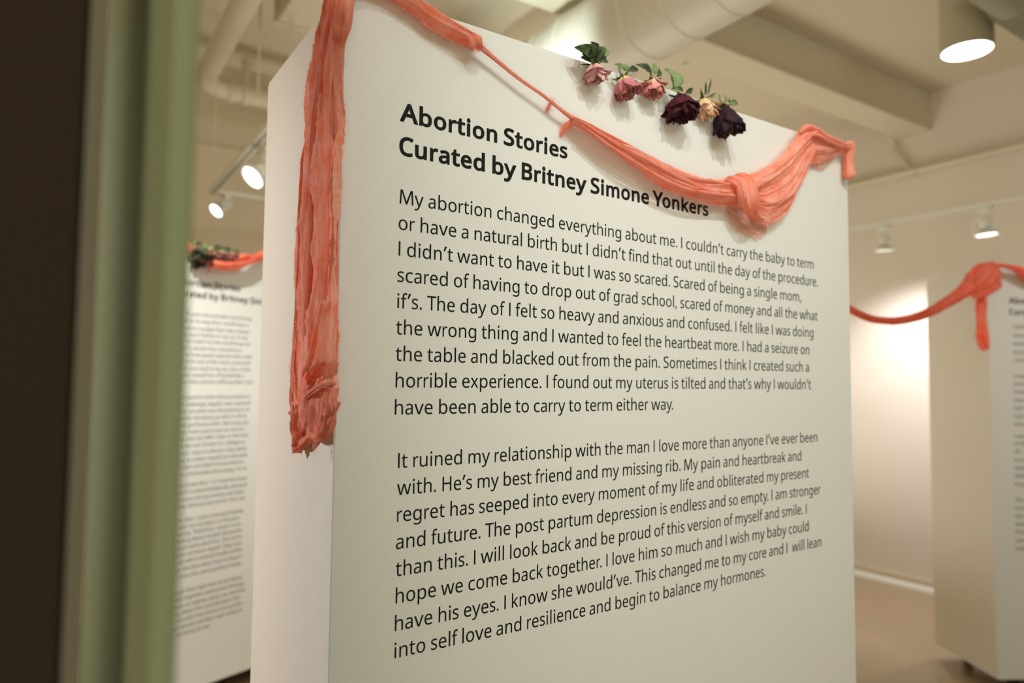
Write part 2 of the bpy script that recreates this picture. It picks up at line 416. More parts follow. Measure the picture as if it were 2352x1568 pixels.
M_LENS = mat('lamp_lens_side', (.9, .9, .88), .3, emit=(1, 1, .97), estr=5)
s1 = onx(2030, 510, TX); s2 = onx(2262, 478, TX)
spotlight((TX, s1.y, TZ), (.10, .06, -1), 'white track spotlight nearer the big panel edge, on the right-hand track', False, R=.060)
spotlight((TX, s2.y, TZ), (.05, -.05, -1), 'white track spotlight further right, above the knotted scarf, on the right-hand track', False, R=.060)
for _s in (s1, s2):      # the light these two throw on the wall
    spot('track_spotlight_beam', (TX, _s.y, TZ - .225), (WX, _s.y + .05, .80), 47, (1.0, .975, 1.0), 122, .7, size=.04)
s3 = onz(590, 305, TZ)
toC = (CP - Vector((AX, s3.y, TZ)))
yy3 = onx(580, 335, AX).y
spotlight((AX + .045, yy3 - .05, TZ), -cF * .6 - cR * .45 - cU * .65, 'glowing track spotlight under the steep track, upper of the two bright ones', True, R=.056, drop=.06)
spotlight((AX + .075, AY - .0, TZ), -cF * .62 - cR * .42 - cU * .6, 'glowing track spotlight at the track corner, lower of the two bright ones', True, R=.043, drop=.015)

# rods that hang the tracks and pipe
def rod(x, y, z0, label, r=.004):
    bm = bmesh.new(); add_lathe(bm, (0, 0, 0), (0, 0, 1), [(r, 0), (r, CZ - z0)], 10)
    add_lathe(bm, (0, 0, CZ - z0 - .02), (0, 0, 1), [(r * 3, 0), (r * 3.4, .02)], 12)
    o = bm_obj('hanger_rod', bm, M_PIPE, None, True); o.location = (x, y, z0)
    return tag(o, label, 'rod')
PY = WY - .35
rod(AX, AY - .02, TZ + .011, 'thin hanging rod dropping to the corner of the left track')
pr = ony(590, 300, PY - .85); rod(pr.x, pr.y, ony(590, 460, PY - .6).z if False else TZ + .4, 'thin hanging rod just right of the white pipe clamp', .005)
pr = onz(668, 60, CZ - .25); rod(pr.x, pr.y, TZ + .15, 'thin hanging rod close behind the panel edge, left of the scarf')
pr = ony(567, 160, PY); pipe_clamp_x = pr.x

# white pipe along the back wall with elbow and clamp
pz = ony(540, 212, PY).z; pe = ony(462, 190, PY)
t = thing('white_pipe', 'thick cream pipe turning a corner before the back wall, with a clamp', 'pipe', (pe.x, PY, pz))
O = Vector(t.location); r = .058
pts = [Vector((0, -3.2, .0)), Vector((0, -1.2, .0)), Vector((0, -.16, 0))]
for k in range(1, 8):
    a = k / 7 * math.pi / 2; pts.append(Vector((.16 - .16 * math.cos(a), -.16 + .16 * math.sin(a), 0)))
pts += [Vector((.5, 0, 0)), Vector((dx - .32 - O.x, 0, 0))]
bm = bmesh.new(); add_tube(bm, pts, r, 24); bm_obj('pipe', bm, M_PIPE, t, True)
cx = pipe_clamp_x - O.x
for k, xx in enumerate((.17, cx - .005)):
    bm = bmesh.new(); add_lathe(bm, (xx, 0, 0), (1, 0, 0), [(r, -.016), (r + .009, -.014), (r + .009, .014), (r, .016)], 28, False); bm_obj('pipe_collar', bm, M_PIPE, t, True)
bm = bmesh.new(); add_tube(bm, [(cx, 0, r), (cx, 0, .17), (cx, -.01, .2)], .022, 14); add_lathe(bm, (cx, -.01, .19), (0, 0, 1), [(.035, 0), (.038, .02), (.02, .035)], 18); bm_obj('clamp_neck', bm, M_PIPE, t, True)
for dx_ in (-.016, .016):
    bm = bmesh.new(); add_lathe(bm, (cx + dx_, -.005, .2), (0, 0, 1), [(.004, 0), (.004, CZ - pz - .2)], 8); bm_obj('threaded_rod', bm, M_PIPE, t, True)

# square duct end on the ceiling at the left, running along Y
de = onz(684, 48, CZ - .16)
t = thing('ceiling_duct', 'pale boxed duct ending on the ceiling, left of the hanging scarf', 'duct', (de.x, de.y, CZ - .2))
bm = bmesh.new(); add_box(bm, -.11, .11, -2.6, 0, 0, .2); bm_obj('duct_body', bm, M_PIPE, t, bevel=.006)
bm = bmesh.new(); add_box(bm, -.125, .125, -.03, -.0, -.012, .2); bm_obj('flange', bm, M_PIPE, t, bevel=.003)

GLYPH_DATA = '''A639|0,0 279,717 360,717 638,0 545,0 459,221 176,221 91,0|206,301 432,301 352,517 342,546 328,590 318,624 310,593 302,563 287,517
B650|97,0 97,714 301,714 419,704 504,675 533,651 555,620 568,582 572,537 568,497 556,463 537,432 510,408 477,390 436,379 436,374 479,364 518,348 550,325 575,294 591,254 596,203 592,157 579,117 559,82 529,53 480,24 419,6 348,0|187,410 319,410 374,413 416,423 445,439 460,456 470,476 477,500 479,527 476,554 469,578 456,597 438,611 384,631 305,637 187,637|187,76 331,76 388,80 432,92 463,113 484,140 496,173 500,210 498,237 490,261 478,282 462,301 429,320 383,331 324,335 187,335
C632|389,-10 289,1 207,35 162,69 126,112 98,163 70,253 61,358 71,460 101,549 131,599 170,642 217,678 302,712 404,724 510,714 601,682 565,606 530,620 492,633 449,642 403,645 349,640 300,626 258,602 222,568 185,510 163,440 156,357 163,274 183,204 217,147 252,113 294,88 344,74 402,69 448,71 491,77 533,86 573,97 573,19 532,6 490,-3 444,-8
D730|97,0 97,714 317,714 418,704 504,674 553,643 593,604 626,557 658,470 669,364 658,253 625,162 570,92 496,41 405,10 296,0|187,77 284,77 373,85 445,109 501,148 542,203 566,274 574,361 566,448 543,518 504,570 450,607 383,630 304,637 187,637
F519|97,0 97,714 496,714 496,635 187,635 187,382 477,382 477,303 187,303 187,0
H741|97,0 97,714 187,714 187,412 553,412 553,714 643,714 643,0 553,0 553,333 187,333 187,0
I339|40,0 40,52 124,71 124,642 40,662 40,714 298,714 298,662 214,642 214,71 298,52 298,0
L524|97,0 97,714 187,714 187,80 499,80 499,0
M907|97,0 97,714 230,714 450,129 454,129 678,714 810,714 810,0 721,0 721,439 723,542 728,625 724,625 486,0 412,0 177,626 173,626 178,543 180,433 180,0
O781|391,-10 289,1 206,36 162,71 125,114 97,165 70,255 61,359 70,462 97,551 125,602 162,644 206,679 290,714 392,725 490,714 572,680 617,645 654,602 683,552 711,462 720,358 711,254 683,165 654,114 617,71 572,36 519,10 459,-5|391,68 448,73 496,87 537,112 569,145 600,204 619,274 625,358 619,441 600,512 569,569 537,603 497,627 448,641 392,646 335,641 287,627 246,603 213,569 182,512 162,441 156,358 162,274 181,204 213,145 246,112 286,87 335,73
P605|97,0 97,714 286,714 371,708 439,690 490,659 518,629 538,593 550,551 554,504 547,447 528,393 506,361 476,334 439,310 365,286 269,278 187,278 187,0|187,355 259,355 321,359 372,370 411,388 433,407 448,432 458,463 461,500 458,532 450,560 436,584 417,603 382,622 336,633 278,637 187,637
S549|247,-10 189,-8 136,-1 89,10 51,24 51,110 91,95 141,81 195,71 251,68 300,71 340,82 372,99 389,116 402,136 409,158 412,183 408,215 397,242 377,265 346,286 302,307 244,330 164,367 107,411 81,447 65,491 60,542 63,578 73,611 89,640 124,675 170,702 225,719 288,724 344,721 396,713 443,700 485,684 457,607 418,622 376,634 332,642 286,645 245,642 211,632 185,617 170,601 160,583 153,563 151,541 155,508 166,481 186,458 215,438 255,418 307,397 365,373 414,347 452,318 479,284 496,242 502,191 498,146 485,106 463,72 433,43 382,14 320,-4
T556|233,0 233,635 10,635 10,714 545,714 545,635 323,635 323,0
W930|201,0 12,714 106,714 217,278 228,233 238,189 245,147 251,108 257,149 266,193 277,238 289,283 415,714 508,714 639,280 652,234 663,189 672,146 678,108 684,147 692,189 713,279 823,714 917,714 727,0 636,0 497,468 481,526 468,577 461,609 458,589 451,553 440,510 427,465 292,0
Y566|238,0 238,273 0,714 98,714 283,363 469,714 566,714 328,277 328,0
a561|215,-10 169,-6 129,7 94,29 73,50 58,78 49,111 46,149 50,187 62,220 81,248 109,273 159,297 223,313 303,320 394,323 394,355 391,395 381,426 365,448 343,462 316,471 283,474 242,471 203,462 166,448 132,433 105,499 143,517 188,532 237,542 288,545 348,540 396,526 433,502 459,468 475,422 480,365 480,0 416,0 399,76 395,76 359,38 322,11 276,-5|235,61 278,65 315,78 348,99 368,120 382,146 390,178 393,214 393,262 314,259 254,254 208,243 176,227 159,212 147,193 139,172 137,148 139,127 144,109 152,94 165,82 185,70 208,63
b615|339,-10 282,-4 236,13 200,38 173,68 166,68 148,0 85,0 85,760 173,760 173,575 172,512 170,485 168,465 173,465 200,496 236,522 282,539 339,545 387,541 429,528 467,506 500,476 533,422 553,352 560,268 553,184 533,114 499,60 466,29 429,7 386,-6|326,63 360,66 389,76 413,93 433,116 453,157 465,208 469,269 465,331 453,382 433,421 405,449 368,466 324,472 285,469 252,460 226,444 206,423 188,384 177,334 173,271 173,267 181,180 205,115 225,93 252,76 285,66
c480|300,-10 233,-3 174,19 139,42 110,72 87,109 63,178 55,265 63,355 88,426 113,464 142,494 178,517 238,539 306,546 346,544 385,537 420,528 447,517 420,444 394,453 364,461 333,467 304,469 256,463 216,446 186,418 164,379 150,328 146,266 150,206 163,157 184,117 206,95 232,79 263,69 299,66 340,68 376,75 409,85 438,97 438,19 410,7 379,-2 343,-8
d615|275,-10 228,-6 185,7 148,29 115,59 82,113 62,183 55,267 62,351 82,421 115,476 148,506 186,528 228,542 276,546 332,540 378,523 413,497 442,467 448,467 445,505 443,528 442,546 442,760 530,760 530,0 459,0 446,72 442,72 414,41 378,14 332,-4|289,63 328,66 361,75 388,89 408,109 428,146 439,193 443,250 443,266 435,354 410,420 390,443 363,460 329,470 288,473 255,469 226,459 201,441 182,416 162,375 150,324 146,265 150,206 162,156 182,116 202,93 226,76 255,66
e564|313,-10 241,-2 178,21 142,45 112,76 88,113 63,182 55,264 62,346 85,415 107,454 135,486 168,512 205,531 247,542 292,546 356,539 411,516 441,493 466,465 487,431 506,372 513,304 513,251 146,251 152,195 168,149 193,113 226,86 268,70 317,65 365,67 407,75 448,86 489,102 489,25 448,9 408,-2 364,-8|148,321 421,321 417,363 407,400 390,431 372,450 349,463 322,471 291,474 252,470 219,456 192,433 170,403 156,366
f344|109,0 109,468 15,468 15,509 109,539 109,570 114,633 129,683 155,720 190,745 232,760 283,765 314,764 342,760 366,754 387,747 364,678 347,683 327,688 306,692 284,693 263,691 246,686 231,676 218,664 207,640 199,609 197,571 197,536 332,536 332,468 197,468 197,0
g615|290,-240 183,-232 97,-206 97,-125 186,-157 295,-167 338,-163 374,-149 404,-127 425,-96 439,-59 443,-16 443,5 444,39 445,59 446,71 442,71 411,36 373,10 328,-5 276,-10 227,-5 183,8 146,31 113,63 81,118 61,186 55,267 61,346 81,414 113,471 146,504 183,527 226,541 275,546 325,541 371,526 410,501 443,465 448,465 460,536 530,536 530,-9 524,-79 504,-137 471,-182 425,-214 365,-234|289,62 327,65 359,73 386,86 407,106 428,140 440,187 444,246 444,267 440,333 427,386 406,424 384,445 357,460 325,469 287,472 255,469 228,459 203,442 183,419 162,378 150,327 146,266 150,205 162,155 182,115 203,92 227,75 256,65
h618|85,0 85,760 173,760 173,537 172,498 168,462 174,462 193,487 217,508 245,524 291,540 341,545 401,540 450,524 488,498 515,461 532,411 537,349 537,0 450,0 450,343 447,382 437,415 420,440 397,458 367,468 330,472 289,469 254,459 227,444 206,422 188,383 177,335 173,277 173,0
i258|130,625 116,627 104,631 93,639 85,650 80,664 78,681 80,699 85,713 93,723 104,731 116,736 130,737 143,736 155,731 166,723 172,716 177,706 180,695 181,681 179,664 174,650 166,639 155,631 143,627|85,0 85,536 173,536 173,0
j258|130,625 116,627 104,631 93,639 85,650 80,664 78,681 80,699 85,713 93,723 104,731 116,736 130,737 143,736 155,731 166,723 172,716 177,706 180,695 181,681 179,664 174,650 166,639 155,631 143,627|22,-240 -1,-239 -22,-237 -40,-233 -55,-228 -55,-157 -40,-161 -24,-164 -7,-166 11,-167 31,-165 49,-159 64,-149 73,-139 80,-124 84,-106 85,-83 85,536 173,536 173,-80 169,-126 157,-166 137,-197 116,-216 90,-229 59,-237
k534|85,0 85,760 172,760 172,363 171,321 170,297 168,276 172,276 190,299 214,330 236,355 407,536 510,536 293,307 525,0 419,0 233,250 172,197 172,0
l258|85,0 85,760 173,760 173,0
m935|85,0 85,536 156,536 169,463 174,463 193,489 215,509 242,526 285,541 332,546 379,542 419,532 452,514 477,488 496,456 501,456 521,484 546,507 575,524 622,541 673,546 729,541 774,525 809,500 834,462 849,412 854,349 854,0 767,0 767,345 764,384 755,416 740,440 719,458 691,468 658,472 622,469 591,461 566,447 546,427 528,392 517,349 513,296 513,0 426,0 426,345 423,384 414,416 398,440 377,458 350,468 316,472 279,469 248,460 223,444 204,422 181,361 173,278 173,0
n618|85,0 85,536 156,536 169,463 174,463 194,489 218,509 246,526 293,541 343,546 402,541 450,525 488,500 515,462 532,412 537,349 537,0 450,0 450,343 447,382 437,415 420,440 397,458 367,468 330,472 289,469 255,460 227,444 207,422 188,384 177,336 173,278 173,0
o605|301,-10 234,-2 175,22 140,47 111,79 87,117 63,187 55,269 62,351 85,419 122,474 172,514 233,538 304,546 373,538 432,513 467,489 496,457 520,420 543,351 551,269 543,187 521,118 484,63 433,22 372,-2|303,63 341,66 373,77 400,94 422,119 443,160 456,210 460,269 456,328 443,377 422,418 400,442 373,459 340,469 302,472 264,469 231,459 204,442 183,418 162,377 150,328 146,269 150,210 163,160 184,119 205,94 232,77 265,66
p615|85,-240 85,536 157,536 169,463 173,463 201,495 236,522 281,540 340,546 387,542 429,529 467,507 500,477 533,423 553,354 560,269 553,185 533,116 500,61 467,30 429,8 387,-6 339,-10 282,-4 237,14 200,39 173,68 167,68 171,25 173,1 173,-20 173,-240|326,63 357,66 384,75 406,90 434,122 454,164 465,213 469,270 465,327 453,376 433,417 413,441 388,458 359,469 324,472 286,469 254,461 228,446 209,426 190,390 178,343 173,286 173,269 181,181 205,117 225,93 252,76 285,66
q615|442,-240 442,-11 443,31 444,53 447,72 441,72 414,41 378,14 331,-4 273,-10 227,-6 185,7 148,29 115,59 82,113 62,183 55,267 62,351 82,421 117,476 150,506 187,528 229,542 276,546 333,540 379,522 415,495 443,463 447,463 460,536 530,536 530,-240|290,63 328,66 361,74 387,89 407,109 427,144 439,191 443,248 443,266 439,328 428,380 409,421 389,443 362,460 328,470 288,473 254,469 225,459 201,441 181,416 155,350 146,265 150,206 162,157 182,117 202,93 226,76 256,66
r413|85,0 85,536 157,536 167,438 171,438 201,479 238,514 267,532 299,542 335,546 351,546 368,545 384,543 398,540 387,459 373,462 359,464 343,465 329,466 289,460 252,444 220,417 194,381 178,337 173,286 173,0
s479|220,-10 168,-8 123,-1 85,10 52,24 52,104 87,89 129,75 175,64 222,61 263,63 295,71 319,83 332,94 342,108 347,123 349,140 348,153 344,165 338,176 323,192 299,208 264,225 217,244 169,264 128,284 95,306 71,332 60,352 53,376 51,404 54,436 65,464 82,489 107,509 147,530 196,542 252,546 299,544 343,536 385,525 423,510 393,440 358,453 322,464 285,472 246,474 198,470 164,456 151,447 142,436 137,423 135,409 136,395 141,383 148,372 165,356 192,342 227,325 273,307 320,288 360,267 392,245 415,219 426,199 432,175 434,148 430,111 420,80 401,52 376,30 333,8 281,-6
t361|249,-10 209,-6 172,4 149,17 130,33 114,55 98,98 92,156 92,468 16,468 16,510 93,545 128,659 180,659 180,536 335,536 335,468 180,468 180,158 183,128 190,104 204,86 221,72 241,65 264,62 284,63 305,66 324,69 339,73 339,6 322,0 299,-5 274,-9
u618|274,-10 215,-5 166,11 128,36 101,74 84,123 79,185 79,536 168,536 168,191 171,152 181,120 198,95 221,77 251,67 287,63 328,66 362,75 390,91 411,113 430,151 441,199 445,257 445,536 533,536 533,0 461,0 448,71 444,71 424,46 400,25 372,9 324,-5
v508|203,0 0,536 94,536 208,220 225,171 241,119 247,97 251,78 255,78 260,97 266,120 283,172 300,220 414,536 508,536 304,0
w786|158,1 11,537 102,537 176,251 197,164 206,124 211,91 215,91 225,133 237,186 251,235 346,537 442,537 534,235 555,161 564,124 570,92 574,92 579,122 587,161 610,251 685,537 775,537 626,1 523,1 431,303 419,344 408,383 394,445 390,445 377,383 367,343 354,302 258,1
x529|18,0 212,274 27,536 127,536 265,334 402,536 501,536 316,274 511,0 411,0 265,214 117,0
y510|84,-240 62,-239 42,-238 25,-235 11,-232 11,-162 37,-166 53,-167 70,-168 99,-165 123,-156 144,-142 169,-112 189,-73 217,-2 1,536 95,536 211,231 238,155 248,119 256,85 260,85 268,114 278,151 306,232 415,536 510,536 279,-74 247,-142 206,-195 173,-220 132,-235
z470|39,0 39,58 327,468 56,468 56,536 424,536 424,470 140,68 431,68 431,0
.268|133,-14 117,-12 103,-7 90,2 82,11 77,23 73,37 72,54 73,71 76,86 82,97 90,106 103,114 117,119 133,121 150,119 164,114 178,106 186,97 191,86 195,71 196,54 195,37 191,23 186,11 178,2 164,-7 150,-12
,268|41,-129 70,-4 82,60 91,116 185,116 192,105 176,49 155,-11 106,-129
’600|95,0 95,714 505,714 505,0|146,51 455,51 455,663 146,663
-322|40,229 40,307 282,307 282,229
–600|95,0 95,714 505,714 505,0|146,51 455,51 455,663 146,663
1572|269,0 269,499 270,568 273,622 244,595 211,567 135,505 89,564 282,714 355,714 355,0
3572|241,-10 187,-8 137,-2 90,10 45,29 45,111 92,91 142,77 193,67 242,64 300,68 346,81 381,102 399,122 412,146 420,174 423,205 420,236 410,263 393,284 371,302 307,324 223,331 154,331 154,406 224,406 278,410 322,422 358,443 377,463 392,486 400,512 403,541 401,566 394,587 383,606 368,622 342,637 310,647 273,650 219,646 174,633 133,614 93,590 49,650 92,678 143,702 204,719 272,724 340,718 396,702 439,674 469,638 487,595 493,547 489,502 475,464 453,432 423,407 387,388 345,376 345,372 397,362 440,344 473,318 496,286 510,247 515,203 508,144 486,93 463,63 433,37 397,17 327,-3
6572|298,-10 233,-1 175,24 141,51 112,85 88,128 63,207 55,305 58,381 69,456 88,528 117,592 160,646 217,688 290,715 382,724 404,723 429,722 452,719 470,715 470,640 451,645 430,649 407,651 384,652 321,646 269,629 228,602 197,566 174,523 158,474 148,420 143,363 149,363 176,395 213,423 260,441 318,447 376,441 426,422 468,390 500,348 519,294 525,230 518,161 498,102 463,54 418,18 363,-3|297,64 336,69 370,82 399,105 421,136 434,178 438,230 434,272 423,308 404,338 384,355 360,368 332,375 300,378 256,373 218,359 187,336 164,309 153,289 146,268 144,247 148,204 161,162 182,123 212,92 237,76 265,67
8572|288,-10 217,-4 158,12 111,40 84,68 64,101 53,139 49,182 54,228 70,267 93,301 124,329 159,353 197,373 149,406 109,446 88,476 76,513 72,554 75,589 84,620 100,647 133,680 176,704 227,719 285,724 344,719 395,704 439,680 465,656 484,626 495,592 499,553 494,513 480,478 459,448 431,422 399,398 363,378 405,356 443,331 475,302 501,269 517,230 522,185 518,142 506,104 486,71 459,42 411,13 355,-4|289,412 337,436 376,465 392,482 403,502 410,524 412,550 410,574 403,594 392,612 377,626 351,641 320,650 284,653 250,650 219,641 193,626 178,612 167,594 160,574 158,550 160,527 166,506 176,488 196,465 223,446 255,428|286,60 331,64 368,75 398,94 414,113 426,134 434,158 436,184 433,209 426,232 413,252 395,270 347,303 286,331 270,337 212,307 170,273 150,246 139,216 135,181 139,148 151,119 172,94 201,75 239,64
0572|285,-10 228,-4 180,14 139,45 107,88 63,204 49,358 55,465 73,556 91,606 116,648 148,682 186,706 232,720 285,725 341,719 390,701 431,671 464,628 508,513 523,358 517,251 499,161 480,110 455,68 423,34 385,10 339,-5|285,65 315,68 342,77 365,91 384,111 399,137 425,229 434,358 425,486 399,577 384,603 365,624 342,638 315,647 285,650 254,647 228,638 205,624 186,603 171,577 145,486 137,358 145,230 171,138 186,112 205,91 228,77 254,68
'''

# ------------------------------------------------------------------ display panels
PT, PB = EYE + .5552, .08     # panel top and bottom
TH = .463
def rounded_rect(w, th, r=.05, n=6):
    """plan of a panel: front-left corner at 0,0, front along +x, body towards +y; rear corners rounded"""
    pts = [(0, 0), (w, 0)]
    for k in range(n + 1):
        a = k / n * math.pi / 2; pts.append((w - r + r * math.cos(a), th - r + r * math.sin(a)))
    for k in range(n + 1):
        a = math.pi / 2 + k / n * math.pi / 2; pts.append((r + r * math.cos(a), th - r + r * math.sin(a)))
    return pts
def panel(loc, rz, label, w=1.22, th=TH, group=None, mf=M_PANEL, ms=M_PSIDE, rr=.06):
    t = thing('display_panel', label, 'panel', (loc[0], loc[1], 0), rz, group)
    bm = bmesh.new(); add_prism(bm, rounded_rect(w, th, rr, 8), PB, PT)
    bmesh.ops.bevel(bm, geom=[e for e in bm.edges if abs(e.verts[0].co.z - e.verts[1].co.z) < 1e-6 or (e.verts[0].co.y < .001 and e.verts[1].co.y < .001)], offset=.0016, segments=2, affect='EDGES')
    o = bm_obj('body', bm, ms, t, True)
    me = o.data; me.materials.append(mf)
    for p in me.polygons:
        if p.normal.y < -.8: p.material_index = 1
    bm = bmesh.new(); add_box(bm, .12, w - .12, .07, th - .07, .055, PB + .001); bm_obj('base_frame', bm, M_BLACK, t, bevel=.004)
    for x in (.13, w - .13):
        for y in (.075, th - .075):
            bm = bmesh.new()
            add_lathe(bm, (x - .014, y, .030), (1, 0, 0), [(.022, 0), (.030, .003), (.030, .025), (.022, .028)], 24); wh = bm_obj('caster_wheel', bm, M_BLACK, t, True)
            bm = bmesh.new(); add_box(bm, x - .018, x - .0145, y - .012, y + .012, .028, .062); add_box(bm, x + .0145, x + .018, y - .012, y + .012, .028, .062); add_box(bm, x - .022, x + .022, y - .022, y + .022, .0595, .0635); bm_obj('caster_fork', bm, M_BLACK, wh)
    return t
main_panel = panel((0, 0), 0, 'large white free-standing text panel in the middle, draped with a coral scarf and six roses')
# left panel behind
b = onz(557, 1541.5, PB); LA = math.radians(21); ld = Vector((math.cos(LA), math.sin(LA), 0)); ln = Vector((-math.sin(LA), math.cos(LA), 0))
def on_line(x, y, P0, nrm):
    d = ray(x, y); k = (P0 - CP).dot(nrm) / d.dot(nrm); return CP + d * k
hb = on_line(430.6, 655.2, b, ln)
l0 = hb - ld * .147; L0 = Vector((l0.x, l0.y, 0))
left_panel = panel(L0, LA, 'white text panel half hidden between the blurred green board and the big panel')
# right panel behind
RA = math.radians(-31); rc = onz(2293, 1561, PB); R0 = Vector((rc.x, rc.y, 0))
rd = Vector((math.cos(RA), math.sin(RA), 0)); rn = Vector((-math.sin(RA), math.cos(RA), 0))
right_panel = panel(R0, RA, 'text panel at the right edge with a knotted coral scarf tied to its corner', rr=.02)

# ------------------------------------------------------------------ lettering
GLYPHS = {}
for _l in GLYPH_DATA.strip('\n').split('\n'):
    _p = _l[1:].split('|')
    GLYPHS[_l[0]] = [[tuple(int(v) for v in c.split(',')) for c in k.split(' ')] for k in _p[1:]]
GLYPHS['I'] = [[(85, 0), (85, 714), (175, 714), (175, 0)]]
GLYPHS['’'] = [[(20, 480), (78, 714), (180, 714), (88, 480)]]
GLYPHS['M'] = [[(60, 0), (104, 714), (222, 714), (458, 150), (694, 714), (812, 714), (856, 0), (764, 0), (732, 590), (500, 0), (416, 0), (184, 590), (152, 0)]]
ADV_R = dict(zip('ABCDFHILMOPSTWYabcdefghijklmnopqrstuvwxyz.,’-– 13680',
    [612, 542, 580, 666, 487, 652, 239, 472, 804, 689, 532, 493, 497, 846, 541, 482, 569, 448, 564, 501, 292, 559, 555, 234, 243, 469, 236, 834, 555, 549, 569, 563, 327, 396, 331, 551, 481, 736, 463, 471, 428, 207, 207, 217, 307, 500, 212, 513, 513, 513, 513, 513]))
ADV_B = dict(ADV_R); ADV_B.update(dict(zip('ABCDSYabcdefhiklmnoprstuy ', [656, 604, 585, 698, 540, 602, 528, 596, 457, 594, 528, 342, 586, 274, 542, 275, 860, 586, 577, 595, 380, 434, 367, 582, 523, 202])))
NA = dict(zip('ABCDFHILMOPSTWYabcdefghijklmnopqrstuvwxyz.,’-–13680',
    [639, 650, 632, 730, 519, 741, 260, 524, 916, 781, 605, 549, 556, 930, 566, 561, 615, 480, 615, 564, 344, 615, 618, 258, 258, 534, 258, 935, 618, 605, 615, 615, 413, 479, 361, 618, 508, 786, 529, 510, 470, 268, 268, 200, 322, 600, 572, 572, 572, 572, 572]))
KERN = {'Yo': -60, 'Ye': -60, 'y.': -70, 'y,': -70, 'r.': -55, 'f’': 30, 'e.': 0, 'w.': -50, 'T’': 0, 'r,': -50, 'Wh': 0, 'f.': -20, 'To': -60, 'ry': 6, 'Th': -25, 'fi': -14, '’t': -4, '’s': -14, 'n’': 8}
def offset_poly(c, d):
    n = len(c); out = []
    for i in range(n):
        p0, p1, p2 = Vector(c[i - 1]), Vector(c[i]), Vector(c[(i + 1) % n])
        a = (p1 - p0); b_ = (p2 - p1)
        if a.length < 1e-6 or b_.length < 1e-6: out.append(tuple(p1)); continue
        a.normalize(); b_.normalize(); na = Vector((-a.y, a.x)); nb = Vector((-b_.y, b_.x)); m = na + nb
        if m.length < .3: m = na
        else: m = m / (m.dot(m)) * 2
        if m.length > 2.2: m = m / m.length * 2.2
        out.append((p1.x + m.x * d, p1.y + m.y * d))
    for it in range(3):                                   # collapse edges that turned over
        for i in range(n):
            j = (i + 1) % n; o0 = Vector(c[j]) - Vector(c[i]); o1 = Vector(out[j]) - Vector(out[i])
            if o0.length > 1e-6 and o1.length > 1e-6 and o0.dot(o1) < 0:
                mm = ((out[i][0] + out[j][0]) / 2, (out[i][1] + out[j][1]) / 2); out[i] = mm; out[j] = mm
    return out
_cache = {}
def glyph(ch, bold):
    k = (ch, bold)
    if k in _cache: return _cache[k]
    cs = [list(c) for c in GLYPHS[ch]]
    def area_(c): return sum(c[i][0] * c[(i + 1) % len(c)][1] - c[(i + 1) % len(c)][0] * c[i][1] for i in range(len(c)))
    big = max(cs, key=lambda c: abs(area_(c))); sgn = -1 if area_(big) > 0 else 1   # +d must grow the outline
    d = 33 if bold else 3
    cs = [offset_poly(c, sgn * (19 if bold == 2 else d)) for c in cs]
    A = (ADV_B if bold else ADV_R)[ch]; na = NA[ch]; sx = A / (na + 2 * d * (.55 if bold else .8)); up = ch.isupper() or ch.isdigit()
    y0, y1 = (-d, 714 + d) if up else (-d, 536 + d)
    def fy(y):
        if up: return (y - y0) / (y1 - y0) * 674 if -100 < y < 900 else y
        if y < 0: return (y + d) * .86
        if y <= y1: return (y - y0) / (y1 - y0) * 484
        return 484 + (y - y1) * (226 / 225.)
    if ch == '’': fy = lambda y: y * .96
    if ch in '.,-–': fy = lambda y: (y + (d if ch in '.' else 0)) * .9
    cs = [[((x + d * (.55 if bold else .8)) * sx, fy(y)) for x, y in c] for c in cs]
    flat = [p for c in cs for p in c]
    sg = [area_(c) * (1 if area_(max(cs, key=lambda q: abs(area_(q)))) > 0 else -1) > 0 for c in cs]
    base = [0]
    for c in cs: base.append(base[-1] + len(c))
    tris = []
    for i_, c in enumerate(cs):
        if not sg[i_]: continue
        bx = (min(p[0] for p in c), max(p[0] for p in c), min(p[1] for p in c), max(p[1] for p in c))
        grp = [i_] + [j_ for j_, h in enumerate(cs) if not sg[j_] and bx[0] <= h[0][0] <= bx[1] and bx[2] <= h[0][1] <= bx[3]]
        idx = [base[g_] + v for g_ in grp for v in range(len(cs[g_]))]
        tris += [tuple(idx[v] for v in tr) for tr in tessellate_polygon([[Vector((p[0], p[1], 0)) for p in cs[g_]] for g_ in grp])]
    _cache[k] = (cs, flat, tris, A); return _cache[k]
